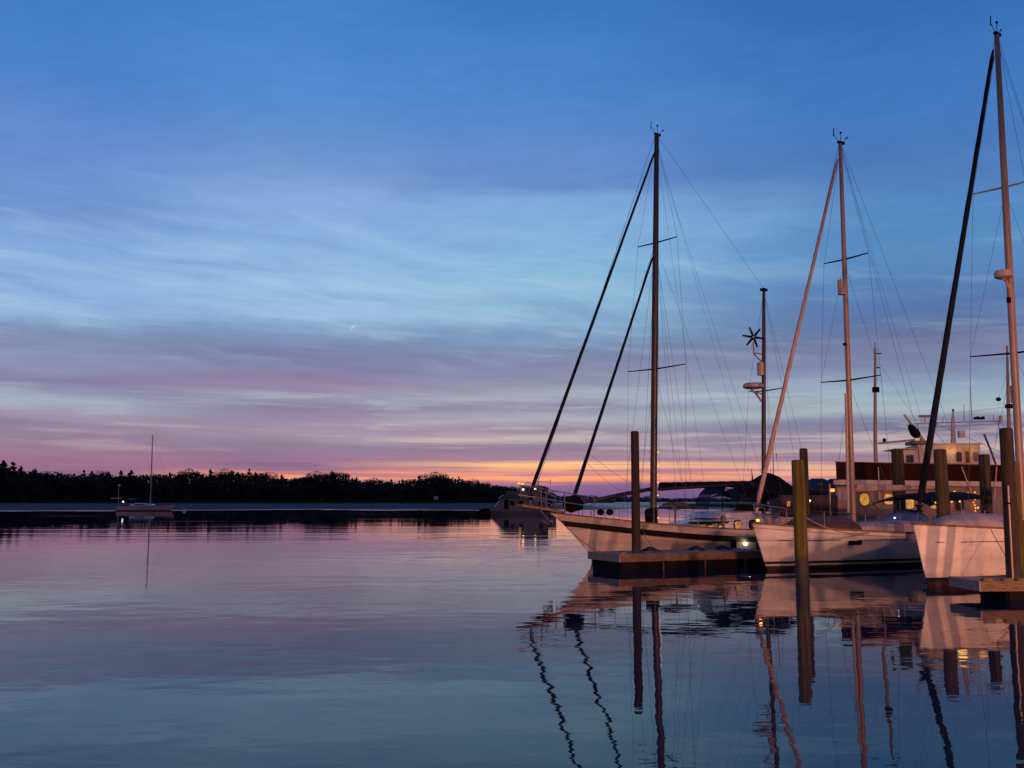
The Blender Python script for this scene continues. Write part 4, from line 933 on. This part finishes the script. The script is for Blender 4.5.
# ------------------------------------------------------------------ floating docks
def dock(name, label, loc, rz, Ld, Wd, zt, fas, floats, inset=.25):
    r = thing(name, label, 'dock', loc, rz)                    # x along the near edge, +y away from the viewpoint
    d = MB(); n = int(Ld/.145)
    for i in range(n):
        x = i*Ld/n; j = random.uniform(-.004, .004); d.box(x+.004, x+Ld/n-.004, .05, Wd-.05, zt-.045+j, zt+j)
    d.build('deck_boards', DGREY, r)
    MB().box(-.05, Ld, -.03, .047, zt-fas, zt+.02).build('fascia', DWOOD, r); MB().box(-.05, Ld, Wd-.047, Wd+.03, zt-fas, zt+.02).build('fascia', DWOOD, r)
    MB().box(-.10, -.053, -.03, Wd+.03, zt-fas, zt+.02).build('end_fascia', DGREY, r)
    x = inset
    while x < Ld-.3:
        w = min(floats, Ld-.1-x)
        MB().box(x, x+w-.05, .06, Wd-.06, -.35, zt-fas-.003, .06).build('float', FLOAT, r)
        MB().box(x+w-.045, x+w-.01, .045, .10, -.1, zt-fas-.003).build('float_strap', DWOOD, r)
        x += w+.02
    return r
random.seed(17)
d1 = dock('floating_dock', 'timber floating dock with black floats below the ketch', (3.73, 34.6, 0), R(25), 6.6, 2.12, .53, .24, 1.75, .02)
MB().lathe([(.08, .50), (.09, .54), (.09, .60), (.02, .62)], (.12, .12, 0), 10).build('corner_bumper', mat('orange_bumper', (.40, .18, .05), .6), d1, smooth=30)
def on_dock(x, y, z, loc=(3.73, 34.6), a=R(25)): return Vector((loc[0]+x*math.cos(a)-y*math.sin(a), loc[1]+x*math.sin(a)+y*math.cos(a), z))
for (x, y, s_, lab) in ((1.95, 1.2, .34, 'dark coil of rope on the dock just right of the tall dark piling'), (3.95, 1.2, .30, 'dark flat coil of rope near the middle of the long dock'), (5.15, 1.2, .27, 'dark coil of rope on the dock below the round white lantern')):
    rc = MB()
    rc.tube([(s_*(1.15-.028*i)*math.cos(i*.7), s_*(1.15-.028*i)*math.sin(i*.7)*.7, .025+.004*i+.018*(i % 3)) for i in range(34)], .022, 6)
    o = rc.build('rope_coil', RUBBER, smooth=True); o.location = on_dock(x, y, .533); tag(o, lab, 'rope', 'rope coils on the dock')
for x in (1.2, 3.2, 5.8):
    c_ = MB(); c_.tube([(-.12, 0, .07), (.12, 0, .07)], .02, 6); c_.tube([(-.05, 0, 0), (-.05, 0, .07)], .018, 6); c_.tube([(.05, 0, 0), (.05, 0, .07)], .018, 6)
    o = c_.build('cleat', STEEL, d1); o.location = (x, .2, .533)
d2 = dock('floating_dock', 'pale-edged floating dock cut off by the right edge, in front of the dark pilings', (11.32, 24.45, 0), R(2), 6.5, 1.5, .44, .22, 2.6, .62)

# ------------------------------------------------------------------ pilings
def piling(label, x, y, top, r, m, cap=False, taper=.96, group='mooring pilings along the slips'):
    t = thing('mooring_piling', label, 'piling', (x, y, 0), random.uniform(0, 6), group); t.rotation_euler.x = R(random.uniform(-.7, .7)); t.rotation_euler.y = R(random.uniform(-.7, .7))
    n = 12; pr = [(r*(1.06-.10*i/n)*random.uniform(.985, 1.015), -1.2+(top+1.2)*i/n) for i in range(n+1)]; pr[-1] = (pr[-1][0], top-.03); pr.append((r*.88*taper, top+.02))
    MB().lathe(pr, n=18, wob=.025).build('timber', m, t, smooth=40)
    tp = MB().lathe([(r*.8, top+.021), (r*.5, top+.03), (.01, top+.032)], n=12).build('end_grain', mat('end_grain', (.10, .08, .055), .9), t)
    return t
random.seed(23)
q = on_dock(.95, .55, 0)
piling('tall straight dark brown piling through the floating dock in front of the ketch', at(635.5, 500, 35.9).x, 35.9, at(635, 432, 35.9).z, .155, P_BROWN)
piling('thick olive green piling in the water before the middle sloop', 8.45, 29.55, 3.55, .19, P_OLIVE)
p = at(803.5, 449, 39.5); piling('thin piling top showing just above the thick olive one', p.x, 39.5, p.z, .165, P_OLIVE2)
p = at(941, 450, 34.2); piling('olive piling between the two sloops, behind the grey canvas cover', p.x, 34.2, p.z, .215, P_OLIVE2)
p = at(897, 451, 43.5); piling('short-looking piling in front of the maroon bulwark, left of the wheelhouse', p.x, 43.5, p.z, .26, P_OLIVE2)
p = at(983.5, 455, 36.4); piling('olive piling right of the lit wheelhouse windows', p.x, 36.4, p.z, .20, P_OLIVE2)
p = at(1005, 429, 25.05); piling('tall black-faced piling standing on the right-hand dock', p.x, 25.05, p.z, .165, P_BROWN)
p = at(1014, 462, 25.45); piling('shorter ochre-edged piling pressed behind the tall black one on the right', p.x+.02, 25.5, p.z, .13, P_OLIVE)
pv_ = thing('water_pipe', 'thin white pipe strapped to the tall black piling on the right', 'pipe', (at(1008.5, 500, 24.82).x, 24.82, 0))
MB().tube([(0, 0, .44), (.01, 0, 2.75)], .022, 6).build('pipe', SPAR, pv_); MB().box(-.05, .05, -.03, .03, 2.3, 2.34).build('strap', BLACKC, pv_)
for px_, lab in ((986, 'flat pale stone block on the dock left of the black piling'), (1006, 'pale cleat block at the foot of the black piling'), (1020, 'pale block on the dock at the right edge')):
    o = MB().box(-.13, .13, -.09, .09, 0, .075, .03).build('dock_block', DWOOD); o.location = (at(px_, 560, 24.62).x, 24.62, .443); tag(o, lab, 'block', 'blocks on the right dock')

# ------------------------------------------------------------------ mooring lines
def line(label, a, b, sag, r=.012, m=ROPE):
    a, b = Vector(a), Vector(b); n = 16
    o = MB().tube([a.lerp(b, i/n)-Vector((0, 0, sag*4*(i/n)*(1-i/n))) for i in range(n+1)], r, 6).build('mooring_line', m)
    tag(o, label, 'rope', 'mooring lines')
def loc(o, p):
    return Matrix.Translation(o.location) @ Matrix.Rotation(o.rotation_euler.z, 4, 'Z') @ (Vector(p)*o.scale.x)
line('mooring line from under the bowsprit down to the corner of the long dock', loc(k_, (-2.1, -.3, 1.75)), on_dock(.1, 1.7, .56), .12)
line('mooring line from the ketch side strake to the dock right of the dark piling', loc(k_, (1.2, -1.55, 1.3)), on_dock(2.2, 1.2, .58), .1)
line('pale mooring line drooping from the olive piling to the middle sloop', (8.40, 29.76, 2.05), loc(s1, (3.4, -1.6, 1.25)), .25, .018, ROPE2)
line('dark mooring line slanting down the right sloop bow to the dock', loc(s2, (1.5, -h2_.halfbeam(1.5)-.03, 1.62)), (12.9, 25.9, .46), .03)

# ------------------------------------------------------------------ town shore beyond the slips
def house(loc_, w, d, hw, hr, label, m):
    t = thing('house', label, 'house', loc_, R(-8), 'houses on the town shore')
    MB().box(-w/2, w/2, -d/2, d/2, -.5, hw).build('wall', m, t)
    e = .7
    MB().add([(-w/2-e, -d/2-e, hw+.003), (w/2+e, -d/2-e, hw+.003), (w/2+e, d/2+e, hw+.003), (-w/2-e, d/2+e, hw+.003), (-w*.16, 0, hw+hr), (w*.16, 0, hw+hr)],
             [(0, 1, 5, 4), (1, 2, 5), (2, 3, 4, 5), (3, 0, 4), (3, 2, 1, 0)]).build('roof', mat('slate_roof', (.03, .035, .045), .8), t)
    for i in range(3):
        for z in (1.5, 4.4):
            x = -w/2+w*(i+.5)/3; f = MB().box(x-.6, x+.6, -d/2-.06, -d/2-.003, z, z+1.5).build('window', WHITEP, t); MB().box(x-.5, x+.5, -d/2-.07, -d/2-.061, z+.1, z+1.4).build('pane', GLASSD, f)
SLW = mat('blue_grey_siding', (.12, .14, .17), .8)
p = at(818, 490, 272); house((p.x, 272, .8), 9.5, 8, 5.0, 2.4, 'dark blue-grey house with hip roof between the olive piling and the yacht', SLW)
p = at(832, 490, 280); house((p.x+1, 280, .8), 8, 8, 5.2, 2.3, 'second dark hip-roofed house just left of the maroon bulwark', SLW)
def shore_lamp(px, py, Y, label, m, r):
    p = at(px, py, Y); t = thing('lamp_post', label, 'lamp post', (p.x, Y, .3 if Y < 200 else .8), 0, 'far lamp posts')
    z = p.z-t.location.z
    MB().tube([(0, 0, -.8), (0, 0, z-r)], .06, 6).build('post', BLACKC, t); MB().ball((0, 0, z), r, 8, 6).build('globe', m, t, smooth=True)
shore_lamp(820, 492.5, 262, 'left of the two pale lamps in front of the dark houses', WHITEL, .26)
shore_lamp(826, 492, 264, 'right and dimmer of the two lamps in front of the dark houses', AMBER, .2)
p = at(829.5, 484, 46); t = thing('flag_post', 'thin pale post carrying a small bright orange light', 'post', (p.x, 46, 0))
MB().tube([(0, 0, -1), (0, 0, p.z)], .035, 6).build('post', SPAR, t); q = at(829.5, 490.3, 46)
MB().rings([[(.04+.17*u, .05*math.sin(a), q.z+.07*math.cos(a)) for a in [6.283*i/8 for i in range(8)]] for u in (0, 1)]).build('lantern', ORANGE, t)
# a dark fixed pier with sheds hides the waterline between the ketch and the yacht
pr_ = thing('pier', 'dark timber pier running behind the sailboats', 'pier', (14.8, 67.0, 0), R(4))
MB().box(0, 26, 0, 2.4, 1.0, 1.25).build('deck_boards', BROWNC, pr_)
for i in range(9):
    for y in (.25, 2.1): MB().tube([(.4+3*i, y, -1), (.4+3*i, y, 2.1 if y < 1 else 1.0)], .13, 8).build('post', P_BROWN, pr_)
sh = thing('shed', 'black shed on the pier between the awning and the houses', 'shed', (17.7, 68.0, 1.25), R(4))
MB().side([(0, 0), (0, 1.7), (1.6, 2.15), (3.4, 1.7), (3.4, 0)], -1.0, 1.0).build('wall', BROWNC, sh)
MB().box(.5, 1.2, -1.03, -1.003, .1, 1.5).build('door', BLACKC, sh)
shore_lamp(789.5, 498.5, 66.6, 'small white lamp on the dark pier just left of the olive piling', WHITEL, .07)
shore_lamp(811, 498.5, 66.8, 'small amber lamp on the dark pier just right of the olive piling', AMBER, .07)
